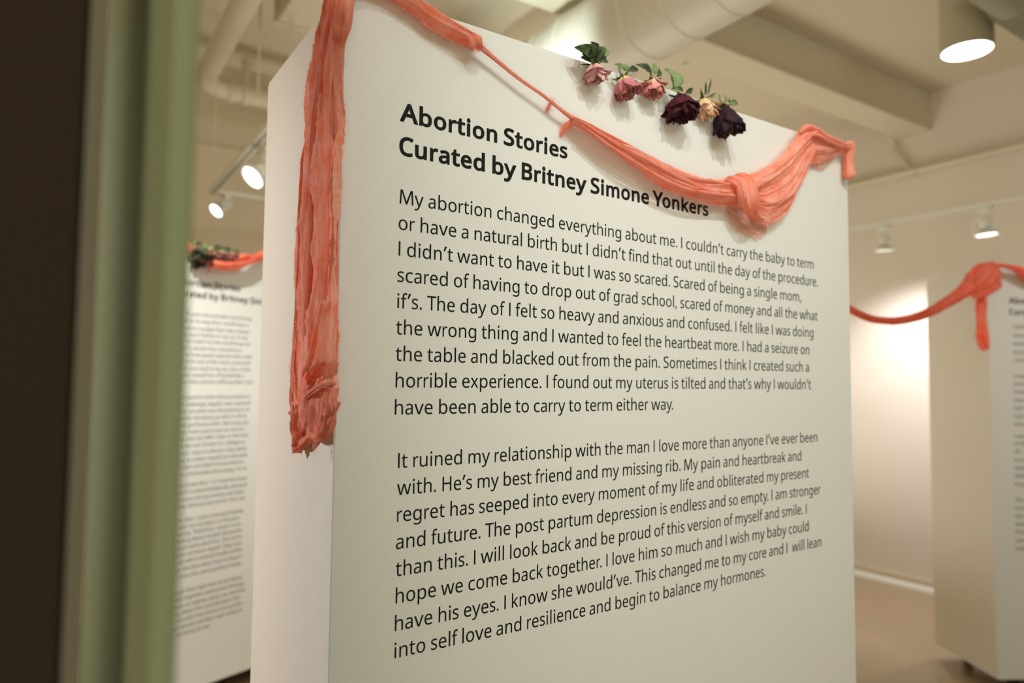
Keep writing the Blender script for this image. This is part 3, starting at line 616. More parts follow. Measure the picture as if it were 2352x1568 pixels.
def lettering(name, text, parent, x, z, width, em, bold=False, maxw=None):
    """one printed line: ink starts at x, baseline z, ink ends at x + width (None = natural width)"""
    V, Fc, core = [], [], []; pen = 0; placed = []; prev = ''
    for ch in text:
        pen += KERN.get(prev + ch, 0)
        if ch != ' ': placed.append((ch, pen))
        pen += (ADV_B if bold else ADV_R)[ch]; prev = ch
    xs = [p[0] + o for ch, o in placed for p in glyph(ch, bold)[1]]; a, b_ = min(xs), max(xs)
    sx = em / 1000 if width is None else width / (b_ - a)
    sz = em / 1000
    if maxw:
        placed = [(c, o) for c, o in placed if (o - a) * sx < maxw - .5 * sx * 1000]
    for ch, o in placed:
        cs, flat, tris, A = glyph(ch, bold); n0 = len(V)
        V += [((p[0] + o - a) * sx, -.00025, p[1] * sz) for p in flat]
        V += [((p[0] + o - a) * sx, .0003, p[1] * sz) for p in flat]; nf = len(flat)
        Fc += [(n0 + t[0], n0 + t[1], n0 + t[2]) for t in tris]
        if bold:                                           # a thin core under the widened outline
            _, fl2, tr2, A2 = glyph(ch, 2); kx = 1
            core += [(fl2, tr2, kx, o)]
        k = 0
        for c in cs:
            m = len(c)
            Fc += [(n0 + k + i, n0 + k + (i + 1) % m, n0 + nf + k + (i + 1) % m, n0 + nf + k + i) for i in range(m)]; k += m
    for fl2, tr2, kx, o in core:
        n1 = len(V); V += [((p[0] * kx + o - a) * sx, -.00018, p[1] * sz) for p in fl2]; Fc += [(n1 + t[0], n1 + t[1], n1 + t[2]) for t in tr2]
    o = mesh_obj(name, V, Fc, M_INK, parent, loc=(x, 0, z)); return o

H = [('Abortion Stories', .3768, .0866, .394), ('Curated by Britney Simone Yonkers', .3267, .0868, .7423)]
B = [('My abortion changed everything about me. I couldn’t carry the baby to term', .2557, .0890, 1.082),
('or have a natural birth but I didn’t find that out until the day of the procedure.', .2178, .0882, 1.0966),
('I didn’t want to have it but I was so scared. Scared of being a single mom,', .1798, .0890, 1.0352),
('scared of having to drop out of grad school, scared of money and all the what', .1420, .0880, 1.094),
('if’s. The day of I felt so heavy and anxious and confused. I felt like I was doing', .1041, .0885, 1.0779),
('the wrong thing and I wanted to feel the heartbeat more. I had a seizure on', .0662, .0873, 1.0621),
('the table and blacked out from the pain. Sometimes I think I created such a', .0284, .0874, 1.0597),
('horrible experience. I found out my uterus is tilted and that’s why I wouldn’t', -.0094, .0882, 1.0663),
('have been able to carry to term either way.', -.0481, .0877, .6436),
('It ruined my relationship with the man I love more than anyone I’ve ever been', -.1236, .0943, 1.0868),
('with. He’s my best friend and my missing rib. My pain and heartbreak and', -.1615, .0935, 1.0285),
('regret has seeped into every moment of my life and obliterated my present', -.1991, .0943, 1.0545),
('and future. The post partum depression is endless and so empty. I am stronger', -.2370, .0935, 1.0952),
('than this. I will look back and be proud of this version of myself and smile. I', -.2747, .0937, 1.045),
('hope we come back together. I love him so much and I wish my baby could', -.3121, .0945, 1.0512),
('have his eyes. I know she would’ve. This changed me to my core and I  will lean', -.3499, .0941, 1.0958),
('into self love and resilience and begin to balance my hormones.', -.3872, .0943, .9054)]
EM_H, EM_B = .0420, .0315
for s, z, x0, x1 in H: lettering('heading_line', s, main_panel, x0, EYE + z, x1 - x0, EM_H, True)
for s, z, x0, x1 in B: lettering('text_line', s, main_panel, x0, EYE + z, x1 - x0, EM_B)

LT = '''was 16 years old and with my first boy
would be no way that I could have a
to prove to a judge that I was mature
on my court clothes in my car, in my
order to make it to the courthouse on
I hadn’t a doubt that I would be a
lucky to have gotten placed with a fem
were to be one of the most conservati
school, and cried in my car. One of the
day and I waved her off gratefully. –
always other women offering their com
*
Fast forward to when the procedure w
whilst underage, legally I was required
to clear out what was developing in m
remember throwing up after in the b
and we got Panera after. We hung out
though I had a giant pad on and so I
Family, only my older sister or the had
as she was out of state for college so
of school, I was in calculus class when
hallway to collect myself, but the wall
was frozen and didn’t know what to
I’m not comfortable discussing. I’m so
*
Did you know that 1 in 3 women have
honest. It is a psychologically, physical
but to every strong woman, we have
together, because we are far from alo
*
Months later, I had a mental breakdo
very open on my bed – so the pain
was having. Therefore, I wasn’t sure
was feeling about myself afterwards
depression post abortion. The entire
intentions to harm myself. They had
to speak with a mental health profes
a major decision that I had to keep it
didn’t share the same political views.
*
Although that night was so terrifying
a weekly cognitive behavioral therapy
and have no regrets about my decision
country takes into consideration the
there shouldn’t be shame surroundin
women would risk their own safety to
really terrifying to me.'''
def loc_on(x, y, P0, d_, n_):
    P = on_line(x, y, P0, n_); return (P - P0).dot(d_), P.z
hx, hz1 = loc_on(430.6, 655.5, L0, ld, ln); hx2, hz2 = loc_on(428.7, 682, L0, ld, ln)
ex, ez = loc_on(551.8, 669, L0, ld, ln)
HZ1, HZ2 = (hz1 + ez) / 2, (hz1 + ez) / 2 - (hz1 - hz2)
lw = (ex - hx) / (.394 - .147)
lettering('heading_line', 'Abortion Stories', left_panel, .0866, HZ1, .307 * lw, EM_H * lw, True)
lettering('heading_line', 'Curated by Britney Simone Yonkers', left_panel, .0868, HZ2, .6555 * lw, EM_H * lw, True)
ys6 = [372, 440, 512, 577, 642, 712, 778, 845, 915, 980, 1048, None, 1202, 1272, 1340, 1408, 1476, 1545]
ys7 = [36, 88, 143, 196, 248, 302, None, 382, 434, 488, 540, None, 642, 693, 744, 795, 846, 898, 950, 1005, 1060, None, 1172, 1225, 1278, 1330, 1382, 1434, 1487]
pxs = [(None if v is None else (447, 640 + v / 4.357)) for v in ys6] + [(None if v is None else (430, 1000 + v / 3.267)) for v in ys7]
for (s, pp) in zip(LT.split('\n'), pxs):
    if pp is None: continue
    lettering('text_line', s, left_panel, .0880, loc_on(*pp, L0, ld, ln)[1], None, .0240)

RT = '''I didn
almost
break
wouldn
crying
*
I reali
durin
enter
and w
told
I got
excit
*
I was
its be
36. I
enou
alrea
feelin
hospi
*
The s
from
the s
work
than
came
with'''
h1 = loc_on(2317, 696.8, R0, rd, rn); h2 = loc_on(2315, 722.6, R0, rd, rn)
lettering('heading_line', 'Abortion Stories', right_panel, h1[0], h1[1], .307, EM_H, True)
lettering('heading_line', 'Curated by Britney Simone Yonkers', right_panel, h1[0], h2[1], .6555, EM_H, True)
py = [372, 415, 455, 498, 538, None, 618, 657, 697, 738, 778, 817, 858, None, 918, 955, 995, 1037, 1077, 1117, 1158, None, 1238, 1278, 1318, 1358, 1397, 1440, 1480]
for s, v in zip(RT.split('\n'), py):
    if v is None: continue
    yy = 580 + (v + 8) / 2.178
    lettering('text_line', s, right_panel, loc_on(2327 + (yy - 750) * .012, yy, R0, rd, rn)[0], loc_on(2335, yy, R0, rd, rn)[1], None, .0262)

# ------------------------------------------------------------------ coral gauze
def cr_spline(P, n):
    P = np.asarray(P, float); m = len(P); d = np.r_[0, np.cumsum(np.linalg.norm(np.diff(P[:, :2 if P.shape[1] > 4 else P.shape[1]], axis=0), axis=1) + 1e-6)]
    t = np.linspace(0, d[-1], n); out = np.empty((n, P.shape[1]))
    ext = np.vstack([2 * P[0] - P[1], P, 2 * P[-1] - P[-2]])
    for k, tt in enumerate(t):
        i = min(np.searchsorted(d, tt, 'right') - 1, m - 2); u = (tt - d[i]) / (d[i + 1] - d[i])
        p0, p1, p2, p3 = ext[i:i + 4]
        out[k] = .5 * (2 * p1 + (p2 - p0) * u + (2 * p0 - 5 * p1 + 4 * p2 - p3) * u * u + (3 * p1 - p0 - 3 * p2 + p3) * u ** 3)
    return out, t
def n3(x, y, z): return noise.noise(Vector((x, y, z)))
def ridge(x): return 1 - abs(math.sin(math.pi * x))

def sheet(name, stations, to3, parent, material, n=160, m=46, folds=5, amp=.008, bulge=.016, gap=.003, seed=0, fray=.0025, fold_fine=17, den=1.0, shear=.4, hairs=0, hair_len=.008, hair_mat=None, ragged=0, slits=()):
    """a gathered sheet. stations: (ax, az, bx, bz[, density]) metric edges a and b; to3(u, w, off) -> point; folds run lengthwise"""
    S = np.asarray([list(s) + ([1.0] if len(s) == 4 else []) for s in stations], float)
    mid = np.c_[(S[:, 0] + S[:, 2]) / 2, (S[:, 1] + S[:, 3]) / 2]
    D, t = cr_spline(np.c_[mid, S], n); D = D[:, 2:]
    V, UV, AT = [], [], []; width0 = max(np.linalg.norm(S[:, :2] - S[:, 2:4], axis=1))
    for i in range(n):
        a, b_ = D[i, :2], D[i, 2:4]; wv = b_ - a; w = np.linalg.norm(wv) + 1e-9; wn = wv / w; s_ = t[i]
        k = min(1, w / (width0 * .55) + .25)
        ph = [n3(s_ * 3.1, j * 7.3, seed) * 1.1 for j in range(4)]
        for j in range(m):
            tt = j / (m - 1)
            x = tt + .05 * n3(s_ * 9, tt * 3, seed + 3)
            f = .55 * ridge(x * folds * .5 + ph[0] + seed) + .30 * ridge(x * folds + ph[1] * 1.6) + .15 * ridge(x * fold_fine * .5 + ph[2] * 2)
            f += .38 * n3(s_ * 14, tt * 5, seed + 9) + .20 * n3(s_ * 34, tt * 24, seed) + .12 * n3(s_ * 130, tt * 60, seed)
            off = gap + (bulge * math.sin(math.pi * min(max(tt, 0.02), .98)) ** .6 + amp * (f + .2)) * k
            lat = shear * amp * n3(s_ * 7, tt * folds * 1.3, seed + 21)
            e = 0; dk = 1
            if j == 0: e = -fray * abs(n3(s_ * 210, 0, seed)) * 2.2 - fray * .6 * n3(s_ * 60, 5, seed)
            if j == m - 1: e = fray * abs(n3(s_ * 210, 9, seed)) * 2.2 + fray * .6 * n3(s_ * 60, 8, seed)
            p = a + wv * tt + wn * (lat * math.sin(math.pi * tt) + e)
            for (u0, u1, t0, t1, k_) in slits:
                mu = min(1, max(0, (i / n - u0) / .03)) * min(1, max(0, (u1 - i / n) / .03)); wob = .03 * n3(s_ * 18, 3, seed)
                mt = min(1, max(0, (tt + wob - t0) / .03)) * min(1, max(0, (t1 - tt - wob) / .03)); dk *= 1 - k_ * mu * mt
            if ragged and i > n * .86:
                rg = (i / n - .86) / .14; p = p + np.array([0, 1.0]) * ragged * rg * (n3(tt * 6, 3, seed) * 1.3 + n3(tt * 25, 8, seed) * .5)
            V.append(to3(p[0], p[1], max(off, .0015))); UV.append((s_, tt * .11 + seed * .37)); AT.append(D[i, 4] * den * dk * (1 - .55 * max(0, n3(s_ * 9, tt * 7, seed + 40) - .08)))
    Fc = [(i * m + j, i * m + j + 1, (i + 1) * m + j + 1, (i + 1) * m + j) for i in range(n - 1) for j in range(m - 1)]
    o = mesh_obj(name, V, Fc, material, parent, True, uv=UV, attr=AT)
    if hairs: hair_on(o, V, n, m, hairs, hair_len, seed, hair_mat)
    return o, V

def hair_on(obj, V, n, m, count, length, seed, hm=None, parent=None):
    rnd = random.Random(seed * 17 + 5); HV, HF = [], []
    for _ in range(int(count * 2.4)):
        i = rnd.randrange(1, n - 1); j = rnd.choice([0, 0, 0, m - 1, m - 1, m - 1, rnd.randrange(m)])
        p = Vector(V[i * m + j]); q_ = Vector(V[i * m + (1 if j == 0 else m - 2 if j == m - 1 else max(j - 1, 0))])
        out = (p - q_); out = out.normalized() if out.length > 1e-6 else Vector((0, -1, 0))
        tg = Vector(V[(i + 1) * m + j]) - p; tg = tg.normalized() if tg.length > 1e-6 else Vector((1, 0, 0))
        d = (out * rnd.uniform(.1, 1.1) + tg * rnd.uniform(-1.2, 1.2) + Vector([rnd.uniform(-.5, .5) for _ in 'xyz'])).normalized()
        L_ = length * rnd.uniform(.15, .7) if rnd.random() < .93 else length * rnd.uniform(.7, 1.3); c = Vector([rnd.uniform(-1, 1) for _ in 'xyz']) * L_ * 1.1; wd = rnd.uniform(.00004, .00009)
        pts = [p + d * L_ * u + c * u * u + Vector([rnd.uniform(-1, 1) for _ in 'xyz']) * L_ * .08 for u in (0, .3, .65, 1)]
        sd = d.cross(Vector((rnd.uniform(-1, 1), -1, rnd.uniform(-1, 1)))).normalized() * wd; k = len(HV)
        for x in pts: HV.append(x + sd); HV.append(x - sd)
        for u in range(3): HF.append((k + 2 * u, k + 2 * u + 1, k + 2 * u + 3, k + 2 * u + 2))
    h = mesh_obj('loose_fibres', HV, HF, hm or M_FIBRE, parent or obj); h['kind'] = 'stuff'; return h

def rope(name, pts, parent, material, n=90, m=30, folds=5, amp=.3, seed=0, twist=0, flat=1.0, den=1.0, hairs=0, hair_len=.006, nrm=None, fine=.12, taper=False):
    """gathered cloth tube along pts (x, y, z, radius)"""
    D, t = cr_spline(np.asarray(pts, float), n); V, UV, AT = [], [], []; prev = None
    for i in range(n):
        c = Vector(D[i, :3]); endk = min(1, min(i, n - 1 - i) / (n * .06)) if taper else 1; d = Vector(D[min(i + 1, n - 1), :3] - D[max(i - 1, 0), :3]).normalized(); r = max(D[i, 3], .0004) * (.06 + .94 * endk ** .6)
        if prev is None: a = (nrm or frame_of(d)[0]); a = (a - d * a.dot(d)).normalized()
        else: a = (prev - d * prev.dot(d)).normalized()
        prev = a; b_ = d.cross(a)
        for j in range(m):
            th = 2 * math.pi * j / m; x = j / m
            f = ridge(x * folds + n3(t[i] * 6, 0, seed) * .8 + twist * t[i]) * .6 + ridge(x * folds * 2 + n3(t[i] * 8, 4, seed)) * .3 + .5 * n3(t[i] * 30, math.cos(th) * 1.5, math.sin(th) * 1.5 + seed) + fine * n3(t[i] * 160, math.cos(th) * 6, math.sin(th) * 6)
            rr = r * (1 - amp * .5 + amp * f)
            V.append(c + a * math.cos(th) * rr * flat + b_ * math.sin(th) * rr); UV.append((t[i], x * .1 + seed * .3)); AT.append(den)
    Fc = [(i * m + j, i * m + (j + 1) % m, (i + 1) * m + (j + 1) % m, (i + 1) * m + j) for i in range(n - 1) for j in range(m)]
    Fc += [tuple(range(m))[::-1], tuple((n - 1) * m + k for k in range(m))]
    o = mesh_obj(name, V, Fc, material, parent, True, uv=UV, attr=AT)
    if hairs:
        rnd = random.Random(seed); hair_on(o, V, n, m, hairs, hair_len, seed + 1)
    return o

def F(px, py, off=.012):                      # photograph point -> metric point on the panel's front
    p = ony(px, py, -off); return (p.x, p.z)
def front3(u, w, off): return (u, -off, w)
def stF(T, Bt, off, dens=None, k=None):
    """pair an upper and a lower edge (lists of points) into stations"""
    n = k or max(len(T), len(Bt)) * 2
    A, _ = cr_spline(np.array([F(*p, off) for p in T]), n); Bq, _ = cr_spline(np.array([F(*p, off) for p in Bt]), n)
    d = np.interp(np.linspace(0, 1, n), np.linspace(0, 1, len(dens)), dens) if dens else np.ones(n)
    return [(A[i][0], A[i][1], Bq[i][0], Bq[i][1], d[i]) for i in range(n)]

garland = thing('gauze_garland', 'coral gauze scarf swagged and knotted across the front of the big panel', 'scarf', (0, 0, PT))
GO = Vector(garland.location)
def kid(o):
    o.matrix_parent_inverse = Matrix.Translation(-GO); return o
# corner wrap at the top left (above the frame) down to the first knot
T1 = [(800, -52), (850, -50), (900, -38), (940, -14), (966, 0), (997, 18), (1034, 43), (1064, 64), (1088, 82), (1099, 97)]
B1 = [(798, -18), (835, -28), (870, -20), (900, -6), (920, 8), (945, 24), (972, 46), (1003, 70), (1040, 89), (1076, 103), (1094, 107)]
st = stF(T1, B1, .018)
o, _ = sheet('gathered_swag', st, front3, garland, M_GAUZE, n=170, m=44, folds=4, amp=.006, bulge=.020, gap=.008, seed=1.3, hairs=900, hair_len=.006); kid(o)
o, _ = sheet('swag_lining', stF([(x, y + 6) for x, y in T1], [(x + 1, y + 2) for x, y in B1], .01), front3, garland, M_GAUZE, n=120, m=24, folds=3, amp=.004, bulge=.004, gap=.004, seed=4.1, den=.95); kid(o)
def F3(px, py, off): p = ony(px, py, -off); return (p.x, p.y, p.z)
def roundp(pts): return [(*F3(x, y, off), r) for x, y, off, r in pts]
o = rope('small_knot', roundp([(1084, 84, .022, .005), (1090, 92, .028, .011), (1095, 100, .026, .0105), (1103, 108, .02, .005)]), garland, M_GAUZE, n=50, m=36, folds=6, amp=.35, seed=2, hairs=350, hair_len=.006); kid(o)
# thin stretched strands
for k, (dy, rr) in enumerate(((0, .0016), (2.5, .0013), (-2, .0009))):
    o = rope('stretched_strand', roundp([(1098, 102 + dy, .02, .004), (1108, 111 + dy, .019, .0034), (1120, 121 + dy, .018, .0026 if k else .003), (1150, 146 + dy * 1.4, .017, rr * 1.2), (1196, 183 + dy * 1.2, .017, rr), (1245, 217 + dy, .018, rr * 1.1), (1279, 244 + dy, .018, rr * 1.4), (1305, 264 + dy, .017, rr * 2.0), (1328, 279 + dy, .017, .0035)]), garland, M_GAUZE, n=150, m=10, folds=3, amp=.3, seed=3 + k, hairs=450 if k == 0 else 260, hair_len=.0045); kid(o)
# little frayed tuft hanging at the strand's end
TUFT = stF([(1285, 244), (1298, 258), (1312, 272)], [(1262, 268), (1288, 300), (1302, 298)], .012, [.35, .45, .6])
o = rope('frayed_tuft', roundp([(1321, 277, .016, .004), (1308, 284, .012, .006), (1299, 293, .008, .005), (1293, 301, .005, .003), (1289, 309, .004, .0015)]), garland, M_GAUZE, n=60, m=18, folds=5, amp=.6, seed=8, den=.35, hairs=700, hair_len=.014); kid(o)
o = rope('frayed_tuft', roundp([(1266, 230, .016, .001), (1262, 238, .010, .002), (1258, 246, .005, .0015), (1255, 254, .004, .0005)]), garland, M_GAUZE, n=30, m=10, folds=4, amp=.6, seed=9, den=.3, hairs=260, hair_len=.010); kid(o)
# long second swag
T2 = [(1312, 266), (1330, 272), (1362, 288), (1400, 311), (1451, 337), (1502, 362), (1545, 384), (1579, 397), (1617, 408), (1668, 413), (1701, 408), (1722, 420)]
B2 = [(1314, 284), (1335, 293), (1366, 313), (1400, 335), (1430, 357), (1464, 383), (1502, 413), (1540, 436), (1579, 451), (1617, 463), (1650, 469), (1685, 470), (1712, 476)]
st = stF(T2, B2, .022)
o, SV = sheet('long_swag', st, front3, garland, M_GAUZE, n=330, m=60, folds=5, amp=.009, bulge=.022, gap=.010, seed=5.7, fold_fine=23, hairs=2600, hair_len=.0055); kid(o)
o, _ = sheet('swag_lining', stF([(x, y + 5) for x, y in T2], [(x, y - 2) for x, y in B2], .014), front3, garland, M_GAUZE, n=160, m=26, folds=3, amp=.006, bulge=.004, gap=.006, seed=7.9, den=.9); kid(o)
# loose gathered strands lying on the swag
for k, (a, b_, c, d) in enumerate((((1330, 276), (1440, 345), (1560, 402), (1690, 425)), ((1335, 288), (1450, 368), (1570, 432), (1700, 452)), ((1340, 284), (1430, 338), (1540, 398), (1640, 440)))):
    o = rope('fold_strand', roundp([(*a, .030, .002), (*b_, .036, .0036), (*c, .038, .0042), (*d, .036, .003)]), garland, M_GAUZE, n=150, m=14, folds=3, amp=.5, seed=30 + k, hairs=350, hair_len=.004); kid(o)
# wrapped knot
o = rope('wrapped_knot', roundp([(1688, 412, .020, .006), (1700, 410, .036, .012), (1712, 420, .046, .0155), (1719, 440, .050, .0165), (1722, 462, .048, .016), (1727, 482, .040, .0135), (1738, 498, .028, .008), (1750, 505, .018, .004)]), garland, M_GAUZE, n=120, m=52, folds=7, amp=.34, seed=11, twist=9, hairs=800, hair_len=.006); kid(o)
o = rope('wrapped_knot', roundp([(1668, 416, .018, .005), (1684, 414, .038, .010), (1700, 424, .046, .012), (1706, 446, .046, .0125), (1704, 462, .036, .010), (1694, 470, .024, .005)]), garland, M_GAUZE, n=90, m=40, folds=6, amp=.36, seed=12, twist=-8, hairs=400, hair_len=.006); kid(o)
# deep drape rising to the right corner: a back sheet and a front pouch
T3 = [(1716, 404), (1744, 392), (1778, 372), (1806, 344), (1829, 319), (1844, 300), (1858, 290)]
B3 = [(1726, 450), (1752, 432), (1785, 410), (1812, 386), (1834, 360), (1850, 340), (1866, 322)]
o, _ = sheet('rising_strand', stF(T3, B3, .026), front3, garland, M_GAUZE, n=150, m=34, folds=3, amp=.007, bulge=.014, gap=.022, seed=13.1, hairs=700); kid(o)
T4 = [(1722, 430), (1742, 424), (1768, 412), (1798, 394), (1824, 368), (1846, 340), (1862, 318)]
B4 = [(1728, 488), (1748, 508), (1766, 513), (1790, 500), (1813, 480), (1831, 446), (1844, 413), (1857, 385), (1866, 358)]
o, _ = sheet('hanging_pouch', stF(T4, B4, .02), front3, garland, M_GAUZE, n=190, m=64, folds=5, amp=.008, bulge=.016, gap=.010, seed=15.7, fold_fine=21, hairs=1300); kid(o)
o, _ = sheet('pouch_lining', stF([(x, y + 4) for x, y in T4], [(x - 2, y - 3) for x, y in B4], .01), front3, garland, M_GAUZE, n=110, m=30, folds=4, amp=.005, bulge=.004, gap=.004, seed=17.2, den=.9); kid(o)
# over the top at the right corner
T5 = [(1836, 310), (1848, 294), (1860, 287), (1874, 290), (1890, 301), (1910, 311), (1936, 324), (1950, 331), (1958, 338)]
B5 = [(1848, 372), (1862, 370), (1876, 371), (1892, 367), (1906, 361), (1918, 355), (1931, 348), (1944, 350), (1952, 352)]
o, _ = sheet('corner_fold', stF(T5, B5, .022), front3, garland, M_GAUZE, n=130, m=56, folds=4, amp=.007, bulge=.012, gap=.008, seed=19.4, hairs=900); kid(o)
for k, pp in enumerate(([(1838, 306, .03, .004), (1852, 293, .036, .007), (1870, 296, .036, .007), (1896, 312, .034, .006), (1925, 326, .03, .006), (1950, 338, .025, .006)], [(1842, 330, .034, .004), (1858, 312, .038, .006), (1880, 312, .036, .005), (1905, 326, .032, .004), (1935, 338, .026, .004)])):
    o = rope('corner_strand', roundp(pp), garland, M_GAUZE, n=80, m=22, folds=4, amp=.4, seed=40 + k, hairs=250); kid(o)
o = rope('tail', roundp([(1942, 332, .022, .007), (1952, 336, .024, .011), (1953, 346, .022, .010), (1948, 360, .018, .0088), (1948, 376, .017, .0095), (1949, 390, .017, .0112), (1949, 400, .016, .0135), (1950, 406, .013, .009)]), garland, M_GAUZE, n=90, m=40, folds=5, amp=.42, seed=21, hairs=700, hair_len=.005); kid(o)
# pale frayed netting below the knot and under the corner
o, _ = sheet('frayed_netting', stF([(1672, 468), (1700, 472), (1728, 488), (1756, 506)], [(1668, 486), (1690, 512), (1716, 535), (1744, 540), (1764, 528)], .006), front3, garland, M_PALEF and gauze_mat('pale_gauze', (.90, .56, .46), (.75, .42, .34)), n=90, m=30, folds=5, amp=.003, bulge=.002, gap=.002, seed=23, fray=.006, den=.42); kid(o)
hair_on(o, _, 90, 30, 1500, .009, 24, M_PALEF)
o, _ = sheet('frayed_netting', stF([(1858, 366), (1876, 368), (1900, 362), (1918, 354)], [(1858, 374), (1876, 384), (1898, 382), (1916, 366)], .006), front3, garland, bpy.data.materials['pale_gauze'], n=60, m=16, folds=4, amp=.003, bulge=.002, gap=.002, seed=25, fray=.005, den=.4); kid(o)
hair_on(o, _, 60, 16, 500, .006, 26, M_PALEF)

# ------------------------------------------------------------------ scarf hanging down the side face
hang = thing('hanging_scarf', 'long coral gauze scarf hanging down the narrow left side of the big panel', 'scarf', (0, .08, PT))
GO = Vector(hang.location)
def S_(px, py, off=.014): p = onx(px, py, -off); return (p.y, p.z)
def side3(u, w, off): return (-off, u, w)
HL = [(762, -40), (752, -10), (752, 0), (745, 22), (737, 60), (727, 100), (718, 150), (708, 200), (702, 255), (700, 310), (694, 400), (687, 500), (680, 600), (677, 700), (671, 790), (667, 850), (668, 905), (670, 935), (673, 965), (674, 990)]
HR = [(800, -40), (800, -20), (801, 0), (801, 22), (798, 60), (791, 100), (787, 150), (786, 200), (785, 255), (784, 310), (782, 400), (779, 500), (777, 600), (775, 700), (773, 790), (771, 850), (770, 900), (767, 930), (762, 960), (752, 985)]
def stS(T, Bt, off, dens=None):
    d = np.interp(np.linspace(0, 1, len(T)), np.linspace(0, 1, len(dens)), dens) if dens else np.ones(len(T))
    return [(*S_(*T[i], off), *S_(*Bt[i], off), d[i]) for i in range(len(T))]
o, _ = sheet('gauze_layer', stS(HL, HR, .016, [1, 1, 1, .95, .95, .9, .88, .82, .78, .62, .15]), side3, hang, M_GAUZE, n=420, m=76, folds=6, amp=.012, bulge=.012, gap=.006, seed=31.2, fold_fine=27, shear=1.6, hairs=2600, hair_len=.005, ragged=.05, slits=((.24, .44, .20, .26, .8), (.38, .62, .36, .42, .75), (.50, .74, .12, .17, .85), (.73, .93, .15, .34, 1.0), (.90, 1.0, .36, .8, .9))); kid(o)
o, _ = sheet('gauze_lining', stS([(x + 4, y) for x, y in HL], [(x - 3, y) for x, y in HR], .008, [.9, .9, .9, .75, .12]), side3, hang, M_GAUZE, n=240, m=34, folds=4, amp=.005, bulge=.003, gap=.003, seed=33.2, ragged=.05, slits=((.24, .44, .16, .30, .7), (.38, .62, .32, .46, .7), (.50, .74, .08, .2, .8), (.73, .93, .12, .36, .95), (.90, 1.0, .3, .85, .9))); kid(o)
def S3(px, py, off): p = onx(px, py, -off); return (p.x, p.y, p.z)
def sidep(pts): return [(*S3(x, y, off), r) for x, y, off, r in pts]
for k, pp in enumerate((
    [(792, -30, .02, .012), (790, 10, .03, .012), (786, 60, .028, .011), (778, 110, .026, .008), (772, 200, .022, .005), (768, 330, .02, .004)],
    [(765, -30, .02, .007), (760, 40, .03, .007), (745, 110, .03, .007), (735, 180, .03, .006), (722, 300, .028, .0055), (715, 480, .026, .005), (708, 640, .024, .0045), (700, 800, .02, .004)],
    [(780, -30, .024, .006), (770, 60, .034, .006), (757, 150, .034, .006), (750, 260, .03, .006), (745, 420, .03, .007), (742, 560, .03, .007), (740, 720, .028, .006)],
    [(700, 330, .018, .004), (692, 470, .02, .005), (686, 620, .02, .004), (680, 760, .018, .004), (674, 880, .016, .005), (674, 960, .014, .005)])):
    o = rope('gathered_fold', sidep(pp), hang, M_GAUZE, n=260, m=24, folds=4, amp=.5, seed=50 + k, twist=2, taper=True, hairs=500, hair_len=.004); kid(o)
# crossing crumple near the lower end
for k, pp in enumerate((
    [(770, 880, .026, .005), (752, 882, .032, .0045), (735, 890, .032, .005), (714, 902, .028, .0042), (700, 918, .024, .004)],
    [(764, 890, .020, .006), (758, 915, .024, .008), (760, 938, .02, .007), (748, 945, .016, .005)])):
    o = rope('crumpled_fold', sidep(pp), hang, M_GAUZE, n=110, m=60, folds=9, amp=.62, seed=60 + k, twist=6, taper=True, fine=.3, hairs=450, hair_len=.006); kid(o)
FA = [(742, 690), (730, 735), (722, 770), (716, 800), (706, 835), (698, 868)]
FB = [(768, 690), (771, 735), (772, 775), (774, 812), (774, 830), (748, 838)]
o, _ = sheet('gauze_flap', stS(FA, FB, .030), side3, hang, M_GAUZE, n=150, m=56, folds=5, amp=.009, bulge=.008, gap=.024, seed=37.5, shear=1.5, hairs=1200, hair_len=.005, ragged=.012); kid(o)
FA = [(706, 872), (696, 895), (692, 925), (690, 960)]
FB = [(742, 868), (728, 895), (712, 925), (702, 960)]
o, _ = sheet('gauze_flap', stS(FA, FB, .024), side3, hang, M_GAUZE, n=90, m=36, folds=4, amp=.006, bulge=.006, gap=.018, seed=39.1, shear=1.5, hairs=600, hair_len=.005, ragged=.01); kid(o)
# ragged lower end: two rolled legs and an open net between
o = rope('ragged_end', sidep([(684, 925, .02, .010), (684, 955, .018, .011), (682, 985, .016, .009), (686, 1005, .014, .0095), (684, 1020, .012, .010), (686, 1034, .012, .009)]), hang, M_GAUZE, n=110, m=34, folds=5, amp=.5, seed=70, fine=.3, hairs=600, hair_len=.004); kid(o)
o = rope('ragged_end', sidep([(764, 925, .016, .008), (756, 950, .014, .008), (754, 975, .012, .0075), (744, 995, .012, .0075), (728, 1005, .011, .006), (716, 1000, .011, .0055), (706, 1010, .011, .006), (692, 1022, .011, .006)]), hang, M_GAUZE, n=130, m=28, folds=5, amp=.55, seed=71, fine=.35, hairs=700, hair_len=.004); kid(o)
o, _ = sheet('open_net', stS([(690, 930), (692, 960), (694, 985), (694, 1010)], [(758, 925), (756, 955), (750, 980), (735, 1000)], .010), side3, hang, M_GAUZE, n=90, m=40, folds=6, amp=.004, bulge=.003, gap=.004, seed=35, den=.30); kid(o)
o = rope('ragged_end', sidep([(684, 935, .014, .006), (674, 944, .014, .005), (664, 948, .012, .0025)]), hang, M_GAUZE, n=30, m=16, folds=4, amp=.5, seed=72, hairs=200); kid(o)

